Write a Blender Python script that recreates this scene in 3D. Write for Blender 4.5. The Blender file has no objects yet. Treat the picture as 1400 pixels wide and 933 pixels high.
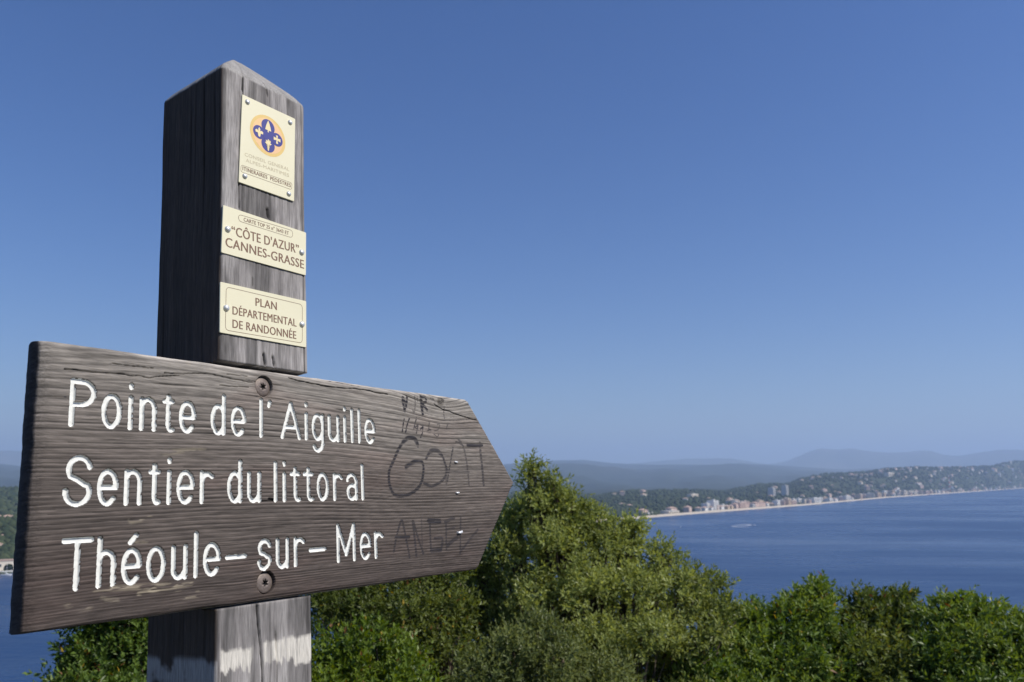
import bpy, bmesh, math, random
import numpy as np
from mathutils import Vector, Matrix
random.seed(7); rng = np.random.default_rng(7)

# ------------------------------------------------------------------ camera, sky, sun, exposure
H = 75.0                         # eye height above the sea (m)
F = 1079.5                       # focal length in pixels of the 1400 px wide photograph
PITCH = math.atan((652.0 - 466.5) / F)
SUN_AZ, SUN_EL = math.radians(107), math.radians(46)
sc = bpy.context.scene
cam = bpy.data.cameras.new('camera'); camo = bpy.data.objects.new('camera', cam)
sc.collection.objects.link(camo); sc.camera = camo
cam.sensor_width = 36.0; cam.lens = 36.0 * F / 1400.0
cam.clip_start = 0.05; cam.clip_end = 90000
camo.location = (0, 0, H); camo.rotation_euler = (math.pi / 2 + PITCH, 0, 0)
cam.dof.use_dof = True; cam.dof.focus_distance = 0.86; cam.dof.aperture_fstop = 14.0

world = bpy.data.worlds.new('World'); sc.world = world; world.use_nodes = True
wn = world.node_tree.nodes; wl = world.node_tree.links; wn.clear()
wo = wn.new('ShaderNodeOutputWorld'); wb = wn.new('ShaderNodeBackground'); sky = wn.new('ShaderNodeTexSky')
sky.sky_type = 'NISHITA'; sky.sun_disc = False
sky.sun_elevation = SUN_EL; sky.sun_rotation = SUN_AZ
sky.altitude = 100; sky.air_density = 1.0; sky.dust_density = 0.7; sky.ozone_density = 4.0
wb.inputs['Strength'].default_value = 0.104
hsv = wn.new('ShaderNodeHueSaturation'); hsv.inputs['Saturation'].default_value = 1.30; hsv.inputs['Hue'].default_value = .514
wl.new(sky.outputs[0], hsv.inputs['Color']); wl.new(hsv.outputs[0], wb.inputs[0]); wl.new(wb.outputs[0], wo.inputs[0])

sun = bpy.data.lights.new('sun', 'SUN'); suno = bpy.data.objects.new('sun', sun); sc.collection.objects.link(suno)
sun.energy = 5.0; sun.angle = math.radians(0.53); sun.color = (1.0, 0.95, 0.87)
sdir = Vector((math.sin(SUN_AZ) * math.cos(SUN_EL), math.cos(SUN_AZ) * math.cos(SUN_EL), math.sin(SUN_EL)))
suno.rotation_euler = (-sdir).to_track_quat('-Z', 'Y').to_euler()

vs = sc.view_settings
vs.view_transform = 'Standard'; vs.look = 'None'; vs.exposure = 0.0; vs.gamma = 1.0; vs.use_curve_mapping = False
sc.render.engine = 'CYCLES'
sc.cycles.use_denoising = True
sc.cycles.max_bounces = 6; sc.cycles.diffuse_bounces = 2; sc.cycles.glossy_bounces = 2
sc.cycles.transmission_bounces = 3; sc.cycles.volume_bounces = 1; sc.cycles.transparent_max_bounces = 8

# ------------------------------------------------------------------ helpers
C = sc.collection
def srgb(r, g, b):
    return tuple(((c / 255) / 12.92 if c <= 10 else ((c / 255 + .055) / 1.055) ** 2.4) for c in (r, g, b))
def hashi(ix, iy, seed):
    h = (ix.astype(np.int64) * 374761393 + iy.astype(np.int64) * 668265263 + seed * 1442695041) & 0xffffffff
    h = ((h ^ (h >> 13)) * 1274126177) & 0xffffffff
    h = (h ^ (h >> 16)) & 0xffffffff
    return h / 4294967295.0
def vnoise(x, y, seed=0):
    x = np.asarray(x, float); y = np.asarray(y, float)
    ix = np.floor(x); iy = np.floor(y); fx = x - ix; fy = y - iy
    fx = fx * fx * (3 - 2 * fx); fy = fy * fy * (3 - 2 * fy)
    a = hashi(ix, iy, seed); b = hashi(ix + 1, iy, seed); c = hashi(ix, iy + 1, seed); d = hashi(ix + 1, iy + 1, seed)
    return (a * (1 - fx) + b * fx) * (1 - fy) + (c * (1 - fx) + d * fx) * fy
def fbm(x, y, seed=0, o=4):
    s = 0; a = .5; t = 0
    for k in range(o):
        s = s + a * vnoise(x * 2 ** k, y * 2 ** k, seed + 17 * k); t += a; a *= .5
    return s / t
def smooth(a, b, x):
    t = np.clip((x - a) / (b - a), 0, 1); return t * t * (3 - 2 * t)
def mesh_np(name, verts, faces, cols=None, smooth_shade=True, attr='Col'):
    me = bpy.data.meshes.new(name)
    verts = np.asarray(verts, np.float32); faces = np.asarray(faces, np.int32); k = faces.shape[1]
    me.vertices.add(len(verts)); me.vertices.foreach_set('co', verts.ravel())
    me.loops.add(faces.size); me.loops.foreach_set('vertex_index', faces.ravel())
    me.polygons.add(len(faces)); me.polygons.foreach_set('loop_start', np.arange(0, faces.size, k, dtype=np.int32))
    me.polygons.foreach_set('use_smooth', np.full(len(faces), smooth_shade))
    if cols is not None:
        at = me.attributes.new(attr, 'FLOAT_COLOR', 'POINT')
        cc = np.ones((len(verts), 4), np.float32); cc[:, :3] = cols
        at.data.foreach_set('color', cc.ravel())
    me.update(calc_edges=True); me.validate()
    return me
def link(name, me, mat=None, parent=None):
    o = bpy.data.objects.new(name, me); C.objects.link(o)
    if mat is not None and me is not None:
        for m in (mat if isinstance(mat, (list, tuple)) else [mat]): me.materials.append(m)
    if parent is not None: o.parent = parent
    return o
def tag(o, label=None, cat=None, group=None, kind=None):
    if label: o['label'] = label
    if cat: o['category'] = cat
    if group: o['group'] = group
    if kind: o['kind'] = kind
    return o
def empty(name, loc=(0, 0, 0)):
    o = bpy.data.objects.new(name, None); C.objects.link(o); o.location = loc; o.empty_display_size = .1; return o
def grid_faces(nu, nv, wrap=False):
    i = np.arange(nu if wrap else nu - 1); j = np.arange(nv - 1)
    I, J = np.meshgrid(i, j); I2 = (I + 1) % nu
    return np.stack([J * nu + I, J * nu + I2, (J + 1) * nu + I2, (J + 1) * nu + I], -1).reshape(-1, 4)
def bm_mesh(name, bm, sm=False):
    me = bpy.data.meshes.new(name); bm.normal_update(); bm.to_mesh(me); bm.free()
    if sm:
        for p in me.polygons: p.use_smooth = True
    return me
def bm_box(bm, x0, x1, y0, y1, z0, z1, mi=0):
    v = [bm.verts.new(p) for p in ((x0,y0,z0),(x1,y0,z0),(x1,y1,z0),(x0,y1,z0),(x0,y0,z1),(x1,y0,z1),(x1,y1,z1),(x0,y1,z1))]
    for q in ((0,3,2,1),(4,5,6,7),(0,1,5,4),(1,2,6,5),(2,3,7,6),(3,0,4,7)):
        f = bm.faces.new([v[k] for k in q]); f.material_index = mi
    return v

# pixel (of the 1400 x 933 photograph) -> world direction
cp, sp = math.cos(PITCH), math.sin(PITCH)
def ray(px, py):
    x = (px - 700) / F; y = -(py - 466.5) / F
    return np.array([x, cp - y * sp, y * cp + sp])
def at_depth(px, py, d):                     # d: distance along the view axis
    return np.array([0, 0, H]) + ray(px, py) * d
def at_sea(px, py):
    r = ray(px, py); t = -H / r[2]; return np.array([r[0] * t, r[1] * t, 0.0])
def col_dir(px):
    r = ray(px, 652.0); r = r[:2]; return r / np.linalg.norm(r)
def z_at(px, py, rng_):
    r = ray(px, py); return H + rng_ * r[2] / math.hypot(r[0], r[1])

# ------------------------------------------------------------------ materials
def mat_new(name):
    m = bpy.data.materials.new(name); m.use_nodes = True
    return m, m.node_tree.nodes, m.node_tree.links, m.node_tree.nodes['Principled BSDF']
def mat_plain(name, col, rough=.6, metal=0.0, var=.12, scale=40, bump=0.0):
    m, n, l, b = mat_new(name)
    b.inputs['Roughness'].default_value = rough; b.inputs['Metallic'].default_value = metal
    tc = n.new('ShaderNodeTexCoord'); nz = n.new('ShaderNodeTexNoise'); nz.inputs['Scale'].default_value = scale; nz.inputs['Detail'].default_value = 5
    mx = n.new('ShaderNodeMix'); mx.data_type = 'RGBA'
    mx.inputs[6].default_value = (*[c * (1 - var) for c in col], 1); mx.inputs[7].default_value = (*[min(1, c * (1 + var)) for c in col], 1)
    l.new(tc.outputs['Object'], nz.inputs['Vector']); l.new(nz.outputs[0], mx.inputs[0]); l.new(mx.outputs[2], b.inputs['Base Color'])
    if bump:
        bp = n.new('ShaderNodeBump'); bp.inputs['Strength'].default_value = bump; bp.inputs['Distance'].default_value = .002
        l.new(nz.outputs[0], bp.inputs['Height']); l.new(bp.outputs[0], b.inputs['Normal'])
    return m
def mat_wood(name, stretch):
    m, n, l, b = mat_new(name)
    at = n.new('ShaderNodeAttribute'); at.attribute_name = 'Col'
    tc = n.new('ShaderNodeTexCoord'); mp = n.new('ShaderNodeMapping'); mp.inputs['Scale'].default_value = stretch
    nz = n.new('ShaderNodeTexNoise'); nz.inputs['Scale'].default_value = 1.0; nz.inputs['Detail'].default_value = 6; nz.inputs['Roughness'].default_value = .65
    l.new(tc.outputs['Object'], mp.inputs[0]); l.new(mp.outputs[0], nz.inputs['Vector'])
    mr = n.new('ShaderNodeMapRange'); mr.inputs[1].default_value = .25; mr.inputs[2].default_value = .75; mr.inputs[3].default_value = .52; mr.inputs[4].default_value = 1.44
    l.new(nz.outputs[0], mr.inputs[0])
    mx = n.new('ShaderNodeMix'); mx.data_type = 'RGBA'; mx.blend_type = 'MULTIPLY'; mx.inputs[0].default_value = 1
    l.new(at.outputs['Color'], mx.inputs[6]); l.new(mr.outputs[0], mx.inputs[7]); l.new(mx.outputs[2], b.inputs['Base Color'])
    b.inputs['Roughness'].default_value = .8; b.inputs['Specular IOR Level'].default_value = .25
    bp = n.new('ShaderNodeBump'); bp.inputs['Strength'].default_value = .5; bp.inputs['Distance'].default_value = .0005
    l.new(nz.outputs[0], bp.inputs['Height']); l.new(bp.outputs[0], b.inputs['Normal'])
    return m
M_board = mat_wood('weathered_board_wood', (60, 900, 900))
M_post = mat_wood('weathered_post_wood', (900, 50, 900))
M_letter = mat_plain('white_routed_paint', (.76, .76, .71), .5, var=.07, scale=160, bump=.3)
M_plaque = mat_plain('cream_plaque', (.76, .71, .50), .38, var=.05, scale=22)
M_print = mat_plain('brown_print', (.19, .105, .062), .6, var=.1, scale=300)
M_printf = mat_plain('faded_print', (.52, .45, .29), .6, var=.15, scale=300)
M_rivet = mat_plain('aluminium_rivet', (.70, .70, .67), .35, .45, var=.06, scale=400)
M_screw = mat_plain('rusty_screw', (.17, .135, .115), .55, .25, var=.3, scale=250, bump=.3)
M_black = mat_plain('screw_recess', (.012, .010, .009), .9)
M_staple = mat_plain('staple_steel', (.82, .82, .82), .35, .2)
M_blue = mat_plain('emblem_blue', (.022, .026, .22), .5, var=.05)
M_gold = mat_plain('emblem_yellow', (.72, .50, .16), .5, var=.05)
M_pink = mat_plain('emblem_pink', (.74, .45, .30), .5, var=.05)

def mat_leaf(name, rough=.42, trans=.25):
    m, n, l, b = mat_new(name)
    at = n.new('ShaderNodeAttribute'); at.attribute_name = 'Col'
    l.new(at.outputs['Color'], b.inputs['Base Color']); b.inputs['Roughness'].default_value = rough; b.inputs['Specular IOR Level'].default_value = .38
    tr = n.new('ShaderNodeBsdfTranslucent'); hs = n.new('ShaderNodeHueSaturation'); hs.inputs['Hue'].default_value = .48; hs.inputs['Saturation'].default_value = 1.2; hs.inputs['Value'].default_value = 1.5
    l.new(at.outputs['Color'], hs.inputs['Color']); l.new(hs.outputs[0], tr.inputs['Color'])
    ms = n.new('ShaderNodeMixShader'); ms.inputs[0].default_value = trans
    l.new(b.outputs[0], ms.inputs[1]); l.new(tr.outputs[0], ms.inputs[2]); l.new(ms.outputs[0], n['Material Output'].inputs['Surface'])
    return m
M_leaf = mat_leaf('evergreen_leaf', .45, .42)
M_gloss = mat_leaf('glossy_leaf', .45, .34)
M_bark = mat_plain('bark', (.10, .075, .055), .9, var=.3, scale=60, bump=.6)

# ------------------------------------------------------------------ sea
def make_sea_mat():
    m, n, l, b = mat_new('sea_water')
    geo = n.new('ShaderNodeNewGeometry')
    def nz(scale, det, sx=1, sy=1):
        mp = n.new('ShaderNodeMapping'); mp.inputs['Scale'].default_value = (scale * sx, scale * sy, scale)
        t = n.new('ShaderNodeTexNoise'); t.inputs['Scale'].default_value = 1; t.inputs['Detail'].default_value = det; t.inputs['Roughness'].default_value = .6
        l.new(geo.outputs['Position'], mp.inputs[0]); l.new(mp.outputs[0], t.inputs['Vector']); return t
    w1 = nz(.16, 6, .7, 1.2); w2 = nz(.006, 4, .35, 1.0); w3 = nz(.03, 5, .3, 1.0)
    bp = n.new('ShaderNodeBump'); bp.inputs['Distance'].default_value = 1.0; bp.inputs['Strength'].default_value = .8
    l.new(w1.outputs[0], bp.inputs['Height'])
    bp2 = n.new('ShaderNodeBump'); bp2.inputs['Distance'].default_value = 6.0; bp2.inputs['Strength'].default_value = .35
    l.new(w3.outputs[0], bp2.inputs['Height']); l.new(bp.outputs[0], bp2.inputs['Normal']); l.new(bp2.outputs[0], b.inputs['Normal'])
    mr = n.new('ShaderNodeMapRange'); mr.inputs[1].default_value = .38; mr.inputs[2].default_value = .66; mr.inputs[3].default_value = .34; mr.inputs[4].default_value = .16
    l.new(w2.outputs[0], mr.inputs[0]); l.new(mr.outputs[0], b.inputs['Roughness'])
    cm = n.new('ShaderNodeMix'); cm.data_type = 'RGBA'; cm.inputs[6].default_value = (.009, .036, .110, 1); cm.inputs[7].default_value = (.014, .050, .140, 1)
    l.new(w2.outputs[0], cm.inputs[0]); l.new(cm.outputs[2], b.inputs['Base Color'])
    b.inputs['IOR'].default_value = 1.33; b.inputs['Specular IOR Level'].default_value = .34
    return m
R_SEA = 42000
bm = bmesh.new()
ring = [bm.verts.new((R_SEA * math.sin(k * math.pi / 48), R_SEA * math.cos(k * math.pi / 48), 0)) for k in range(96)]
f = bm.faces.new(ring); f.normal_flip() if f.normal.z < 0 else None
bmesh.ops.recalc_face_normals(bm, faces=bm.faces)
me = bm_mesh('sea', bm)
if me.polygons[0].normal.z < 0: me.flip_normals()
tag(link('sea', me, make_sea_mat()), kind='structure')

# ------------------------------------------------------------------ far land
def interp(px, tab):
    a = np.array(tab, float); return np.interp(px, a[:, 0], a[:, 1])
SHORE = [(-900, 800), (-400, 792), (-60, 787), (20, 784), (150, 770), (300, 754), (500, 738), (700, 722), (841, 712), (884, 708), (934, 704), (970, 701), (1034, 696), (1100, 691), (1207, 681), (1314, 673.5), (1400, 667.5), (1600, 664), (2300, 662)]
def shore_r(px):
    s = at_sea(px, interp(px, SHORE)); return math.hypot(s[0], s[1])
A_SIL = [(-900, 650), (-300, 664), (0, 672), (60, 671), (300, 664), (500, 668), (700, 676), (820, 678), (852, 673), (905, 672), (950, 671), (990, 673), (1012, 668), (1034, 663), (1077, 662), (1094, 655), (1130, 648), (1186, 646), (1207, 642), (1250, 639.5), (1300, 640), (1340, 638), (1400, 637), (1700, 628), (2300, 640)]
A_RNG = [(-900, 1700), (0, 2300), (300, 2400), (820, 2650), (950, 3000), (1000, 3300), (1100, 4300), (1250, 5200), (1400, 7000), (2300, 8500)]
def A_height(px, r):
    rs = SR(px); ra = interp(px, A_RNG); za = np.interp(px, ZPX, ZAV)
    t = (r - rs) / (ra - rs)
    n1 = fbm(px / 60.0 + 3, r / 420.0, 5, 4) - .5
    up = 2.0 + (za - 2.0) * (smooth(.10, 1.0, t) * .75 + .25 * smooth(.05, .5, t))
    up = up + n1 * za * .5 * np.clip(t * (1 - t) * 4, 0, 1)
    dn = za * (1 - .75 * smooth(1.0, 1.7, t))
    z = np.where(t <= 1, np.maximum(up, 1.2), dn)
    return np.where(t < .012, np.clip(t / .012, -.5, 1) * 1.8, z)
ZPX = np.linspace(-900, 2300, 641)
ZAV = np.array([max(6.0, z_at(p, interp(p, A_SIL), interp(p, A_RNG))) for p in ZPX])
SRV = np.array([shore_r(p) for p in ZPX])
def SR(px): return np.interp(px, ZPX, SRV)
def polar_sheet(name, pxs, rows_fn, hfn, mat, jitter=0.0):
    P = np.array(pxs); n = len(P); V = []
    D = np.array([col_dir(p) for p in P])
    rows = rows_fn(P)                                     # list of arrays of ranges
    for r in rows:
        z = hfn(P, r)
        V.append(np.stack([D[:, 0] * r, D[:, 1] * r, z], 1))
    V = np.concatenate(V)
    o = link(name, mesh_np(name, V, grid_faces(n, len(rows))), mat); tag(o, kind='structure'); return o
def mat_land(name, dark, light, dry, scale, lo=.52, hi=.72):
    m, n, l, b = mat_new(name)
    geo = n.new('ShaderNodeNewGeometry')
    def nz(s, d, r=.6):
        mp = n.new('ShaderNodeMapping'); mp.inputs['Scale'].default_value = (s, s, s * 2.5)
        t = n.new('ShaderNodeTexNoise'); t.inputs['Scale'].default_value = 1; t.inputs['Detail'].default_value = d; t.inputs['Roughness'].default_value = r
        l.new(geo.outputs['Position'], mp.inputs[0]); l.new(mp.outputs[0], t.inputs['Vector']); return t
    a = nz(scale, 6, .7); c = nz(scale * .22, 4)
    m1 = n.new('ShaderNodeMix'); m1.data_type = 'RGBA'; m1.inputs[6].default_value = (*dark, 1); m1.inputs[7].default_value = (*light, 1)
    r1 = n.new('ShaderNodeMapRange'); r1.inputs[1].default_value = .35; r1.inputs[2].default_value = .65; l.new(a.outputs[0], r1.inputs[0]); l.new(r1.outputs[0], m1.inputs[0])
    m2 = n.new('ShaderNodeMix'); m2.data_type = 'RGBA'; m2.inputs[7].default_value = (*dry, 1); l.new(m1.outputs[2], m2.inputs[6])
    r2 = n.new('ShaderNodeMapRange'); r2.inputs[1].default_value = lo; r2.inputs[2].default_value = hi; l.new(c.outputs[0], r2.inputs[0]); l.new(r2.outputs[0], m2.inputs[0])
    l.new(m2.outputs[2], b.inputs['Base Color']); b.inputs['Roughness'].default_value = .95; b.inputs['Specular IOR Level'].default_value = .1
    return m
M_landA = mat_land('coastal_scrub', (.028, .042, .020), (.065, .078, .036), (.12, .105, .07), .02, .56, .8)
M_landC = mat_land('inland_forest', (.024, .034, .024), (.042, .052, .034), (.085, .078, .06), .003, .55, .8)
M_landD = mat_land('mountain_rock', (.06, .07, .05), (.10, .10, .07), (.16, .14, .11), .0012)
M_sand = mat_plain('beach_sand', (.50, .43, .33), .95, var=.15, scale=.02)
TS = np.concatenate([np.linspace(-.01, .03, 8), np.linspace(.045, 1, 56), np.linspace(1.02, 1.7, 14)])
polar_sheet('coastal_hills', np.linspace(-900, 2300, 900), lambda P: [SR(P) + t * (interp(P, A_RNG) - SR(P)) for t in TS], A_height, M_landA)
def beach_rows(P):
    return [SR(P) + d * (1 + .35 * (fbm(P / 35., P * 0, 12) - .5)) for d in (-4, 0, 8, 18, 30)]
def beach_h(P, r):
    d = (r - SR(P)); return np.interp(d, [-4, 0, 8, 18, 45], [-.5, .9, 2.2, 2.9, 3.1])
polar_sheet('beach', np.linspace(760, 2300, 700), beach_rows, beach_h, M_sand)
# headland hill, right
B_SIL = [(1230, 668), (1286, 652), (1304, 645), (1330, 640), (1352, 638), (1374, 633), (1390, 630), (1405, 630), (1480, 622), (1600, 618), (1800, 625), (2200, 660)]
def B_h(P, r):
    r0 = np.maximum(5280, SR(P) + 70); za = np.array([max(3.0, z_at(p, interp(p, B_SIL), q + 770)) for p, q in zip(P, r0)]); t = (r - r0) / 770
    n1 = fbm(P / 25. + 9, r / 200., 31, 4) - .5
    z = np.where(t <= 1, za * smooth(-.15, 1, t) * .97 + n1 * za * .3 * np.clip(4 * t * (1 - t), 0, 1), za * (1 - .7 * smooth(1, 2.2, t)))
    return z * smooth(1225, 1300, P) + 4 * (1 - smooth(1225, 1300, P)) - 6 * smooth(0, 1, -t * 6)
B_h0 = B_h
polar_sheet('headland_hill', np.linspace(1225, 2200, 400), lambda P: [np.maximum(5280, SR(P) + 70) + q for q in np.linspace(0, 1720, 40)], B_h, M_landA)
# inland hills and mountains
C_SIL = [(-900, 590), (-300, 625), (100, 640), (400, 628), (640, 640), (700, 636), (760, 631), (800, 630), (840, 634), (900, 637), (960, 636), (1010, 634), (1060, 637), (1150, 642), (1400, 640), (2300, 630)]
def C_h(P, r):
    za = np.array([z_at(p, interp(p, C_SIL), 14500) for p in P]); r0_ = interp(P, A_RNG) * 1.02; t = (r - r0_) / (14500 - r0_)
    n1 = fbm(P / 70. + 2, r / 1700., 41, 5) - .5; n2 = fbm(P / 16. + 2, r / 500., 43, 3) - .5
    z = np.where(t <= 1, 4 + (za - 4) * smooth(.1, 1, t) + n1 * za * .55 * np.clip(4 * t * (1 - t), 0, 1), za * (1 - .5 * smooth(1, 1.3, t)))
    return np.maximum(z + n2 * 18 * smooth(.1, .4, t), 2)
polar_sheet('inland_hills', np.linspace(-900, 2300, 700), lambda P: [interp(P, A_RNG) * 1.02 * (1 - q) + 14500 * q for q in np.concatenate([np.linspace(0, 1, 60), np.linspace(1.03, 1.25, 8)])], C_h, M_landC)
D_SIL = [(-900, 600), (-200, 612), (200, 622), (500, 634), (700, 640), (850, 636), (940, 628), (1000, 628), (1050, 636), (1075, 632), (1104, 620), (1116, 616), (1126, 614.5), (1145, 616), (1166, 614.5), (1185, 618), (1215, 620), (1240, 620), (1262, 617), (1276, 618), (1292, 623), (1315, 624), (1345, 619), (1375, 616), (1400, 617), (1600, 606), (2300, 612)]
def D_h(P, r):
    za = np.array([z_at(p, interp(p, D_SIL) - .8, 19500) for p in P]); t = (r - 15800) / 3700
    n1 = fbm(P / 60. + 5, r / 2500., 51, 5) - .5
    return np.where(t <= 1, 100 + (za - 100) * smooth(0, 1, t) + n1 * za * .3 * np.clip(4 * t * (1 - t), 0, 1), za * (1 - .5 * smooth(1, 1.9, t))) + (fbm(P / 9., r / 900., 53, 3) - .5) * 30
polar_sheet('far_mountains', np.linspace(-900, 2300, 700), lambda P: [np.full(len(P), r) for r in np.concatenate([np.linspace(15800, 19500, 30), np.linspace(19700, 23000, 8)])], D_h, M_landD)
# wooded point at the left
E_SIL = [(-700, 690), (-300, 700), (0, 712), (60, 714), (140, 728), (210, 760)]
def E_h(P, r):
    za = np.array([max(2.0, z_at(p, interp(p, E_SIL), SR(p) + 200)) for p in P]); t = (r - SR(P)) / 200
    n1 = fbm(P / 14. + 5, r / 30., 61, 4) - .5
    return np.where(t <= 1, np.where(t < .05, 1.6 * t / .05, 1.6 + (za - 1.6) * smooth(.06, 1, t) + n1 * 8 * np.clip(t, 0, 1)), za * (1 - .8 * smooth(1, 2, t)))
polar_sheet('wooded_point', np.linspace(-700, 200, 240), lambda P: [SR(P) + d for d in np.concatenate([np.linspace(-6, 60, 14), np.linspace(70, 400, 26)])], E_h, M_landA)

# tree crowns of the far woods: reads as one mass
ico = bmesh.new(); bmesh.ops.create_icosphere(ico, subdivisions=1, radius=1)
IV = np.array([v.co[:] for v in ico.verts]); IF = np.array([[v.index for v in f.verts] for f in ico.faces]); ico.free()
def woods(name, pts, sizes, cols):
    n = len(pts); k = len(IV)
    s = sizes[:, None, None] * np.stack([np.ones(n), np.ones(n), rng.uniform(.8, 1.25, n)], 1)[:, None, :]
    V = IV[None] * s * rng.uniform(.75, 1.2, (n, k, 1)) + pts[:, None, :]
    Fc = IF[None] + (np.arange(n) * k)[:, None, None]
    o = link(name, mesh_np(name, V.reshape(-1, 3), Fc.reshape(-1, 3), np.repeat(cols, k, 0)), M_wood); return o
m_, n_, l_, b_ = mat_new('far_tree_crown'); M_wood = m_
_a = n_.new('ShaderNodeAttribute'); _a.attribute_name = 'Col'; l_.new(_a.outputs['Color'], b_.inputs['Base Color']); b_.inputs['Roughness'].default_value = .9; b_.inputs['Specular IOR Level'].default_value = .1
def wcols(n):
    t = rng.random((n, 1)); return np.array([.025, .04, .018]) * (1 - t) + np.array([.065, .08, .035]) * t
def scatter(hfn, pxlo, pxhi, n, rlo, rhi, size):
    P = rng.uniform(pxlo, pxhi, n); R = rlo(P) + (rhi(P) - rlo(P)) * rng.random(n)
    z = hfn(P, R); D = np.array([col_dir(p) for p in P]); s = rng.uniform(size[0], size[1], n)
    return np.stack([D[:, 0] * R, D[:, 1] * R, z + s * .5], 1), s
p1, s1 = scatter(A_height, 790, 1460, 6500, lambda P: SR(P) + 90 + 200 * (P > 1000), lambda P: interp(P, A_RNG) * 1.01, (2.5, 6.5))
p1b, s1b = scatter(A_height, 800, 900, 260, lambda P: SR(P) + 22, lambda P: SR(P) + 120, (3, 6))
p1c, s1c = scatter(A_height, 60, 790, 3600, lambda P: SR(P) + 40, lambda P: interp(P, A_RNG) * 1.01, (3, 8))
p2, s2 = scatter(B_h, 1270, 1480, 1500, lambda P: np.maximum(5280, SR(P) + 70) + 70, lambda P: np.maximum(5280, SR(P) + 70) + 775, (3, 7))
p3, s3 = scatter(E_h, -60, 60, 900, lambda P: SR(P) + 26, lambda P: SR(P) + 215, (2, 5))
p4, s4 = scatter(A_height, -60, 60, 700, lambda P: SR(P) + 500, lambda P: interp(P, A_RNG), (4, 9))
for nm, p, s, lb in (('far_woodland', np.concatenate([p1, p1b, p1c]), np.concatenate([s1, s1b, s1c]), 'dark green wooded slopes behind the far beach'),
                     ('far_woodland', p2, s2, 'trees massed on the dark headland hill at the right'),
                     ('far_woodland', np.concatenate([p3, p4]), np.concatenate([s3, s4]), 'trees on the wooded point at the left edge')):
    tag(woods(nm, p, s, wcols(len(p))), lb, 'woodland', kind='stuff')

# ------------------------------------------------------------------ far buildings
WALLS = [mat_plain('render_wall_%s' % k, c, .85, var=.08, scale=.2) for k, c in
         (('white', (.78, .76, .72)), ('cream', (.70, .62, .50)), ('ochre', (.62, .47, .32)), ('pink', (.62, .46, .38)), ('grey', (.56, .55, .53)))]
M_tile = mat_plain('terracotta_tiles', (.42, .29, .22), .85, var=.25, scale=.8)
M_flat = mat_plain('flat_roof', (.40, .38, .35), .9)
M_win = mat_plain('window_glass', (.04, .05, .06), .15)
def villa_mesh(wall, w, d, h):
    bm = bmesh.new(); bm_box(bm, -w/2, w/2, -d/2, d/2, -8, h, 0)
    e = .5; z0 = h + .02; rv = [bm.verts.new(p) for p in ((-w/2-e, -d/2-e, z0), (w/2+e, -d/2-e, z0), (w/2+e, d/2+e, z0), (-w/2-e, d/2+e, z0), (-w*.22, 0, h + d*.22), (w*.22, 0, h + d*.22))]
    for q in ((0,1,5,4), (1,2,5), (2,3,4,5), (3,0,4), (0,3,2,1)): bm.faces.new([rv[k] for k in q]).material_index = 1
    nb = max(2, int(w // 3.5))
    for fl in range(int(h // 3)):
        for k in range(nb):
            x = -w/2 + w * (k + .5) / nb; z = 1 + fl * 3
            bm_box(bm, x - .5, x + .5, -d/2 - .06, -d/2 + .1, z, z + 1.4, 2)
    me = bm_mesh('villa', bm)
    for m in (wall, M_tile, M_win): me.materials.append(m)
    return me
def block_mesh(wall, w, d, h):
    bm = bmesh.new(); bm_box(bm, -w/2, w/2, -d/2, d/2, -8, h, 0); bm_box(bm, -w/2 + .4, w/2 - .4, -d/2 + .4, d/2 - .4, h + .01, h + .5, 1)
    bm_box(bm, w*.1, w*.1 + 4, -2, 2, h + .52, h + 3, 0)
    for fl in range(int(h // 3)):
        z = .6 + fl * 3.0
        nb = max(3, int(w // 4))
        for k in range(nb):
            x = -w/2 + w * (k + .5) / nb
            bm_box(bm, x - .9, x + .9, -d/2 - .06, -d/2 + .2, z + .3, z + 2.2, 2)
        bm_box(bm, -w/2 + .5, w/2 - .5, -d/2 - 1.3, -d/2 - .07, z - .25, z + .3, 0)
    me = bm_mesh('apartment_block', bm)
    for m in (wall, M_flat, M_win): me.materials.append(m)
    return me
VILLAS = [villa_mesh(WALLS[k % 4], w, d, h) for k, (w, d, h) in enumerate([(13, 10, 6.2), (16, 11, 6.5), (11, 10, 6), (18, 11, 9), (14, 10, 6.4)])]
BLOCKS = [block_mesh(WALLS[k], w, d, h) for k, w, d, h in ((0, 34, 13, 15), (1, 42, 14, 15), (2, 30, 13, 18), (3, 36, 13, 15), (4, 28, 12, 12), (1, 26, 12, 21), (0, 48, 14, 12))]
def face_cam(x, y): return math.atan2(-x, y)
def face_sea(px):                            # front towards the water, along the local shore line
    a = at_sea(px - 8, interp(px - 8, SHORE)); b = at_sea(px + 8, interp(px + 8, SHORE)); t = b - a; n = np.array([t[1], -t[0]])
    return math.atan2(n[0], -n[1])
def put_building(name, me, px, r, hfn, label, cat, group=None, turn=0, scale=1.0, dz=0):
    d = col_dir(px); x, y = d * r
    z = float(hfn(np.array([px]), np.array([float(r)]))[0])
    o = bpy.data.objects.new(name, me); C.objects.link(o)
    o.location = (x, y, z + dz); o.rotation_euler = (0, 0, (face_sea(px) if px > 800 else face_cam(x, y)) + turn); o.scale = (scale,) * 3
    tag(o, label, cat, group); return o
def shoreline_r(px): return float(SR(np.array([px]))[0])
random.seed(21)
ROWW = ('first row behind the sand', 'second row from the sand', 'third row from the sand')
def where(px):
    return 'left of the tower pair' if px < 1054 else 'between the tower pair and the mast' if px < 1297 else 'right of the mast'
def block_label(k, row, px):
    return '%s apartment block, %s, %s' % (('white', 'cream', 'ochre', 'pink', 'grey', 'taller cream', 'long white')[k], ROWW[row], where(px))
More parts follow.
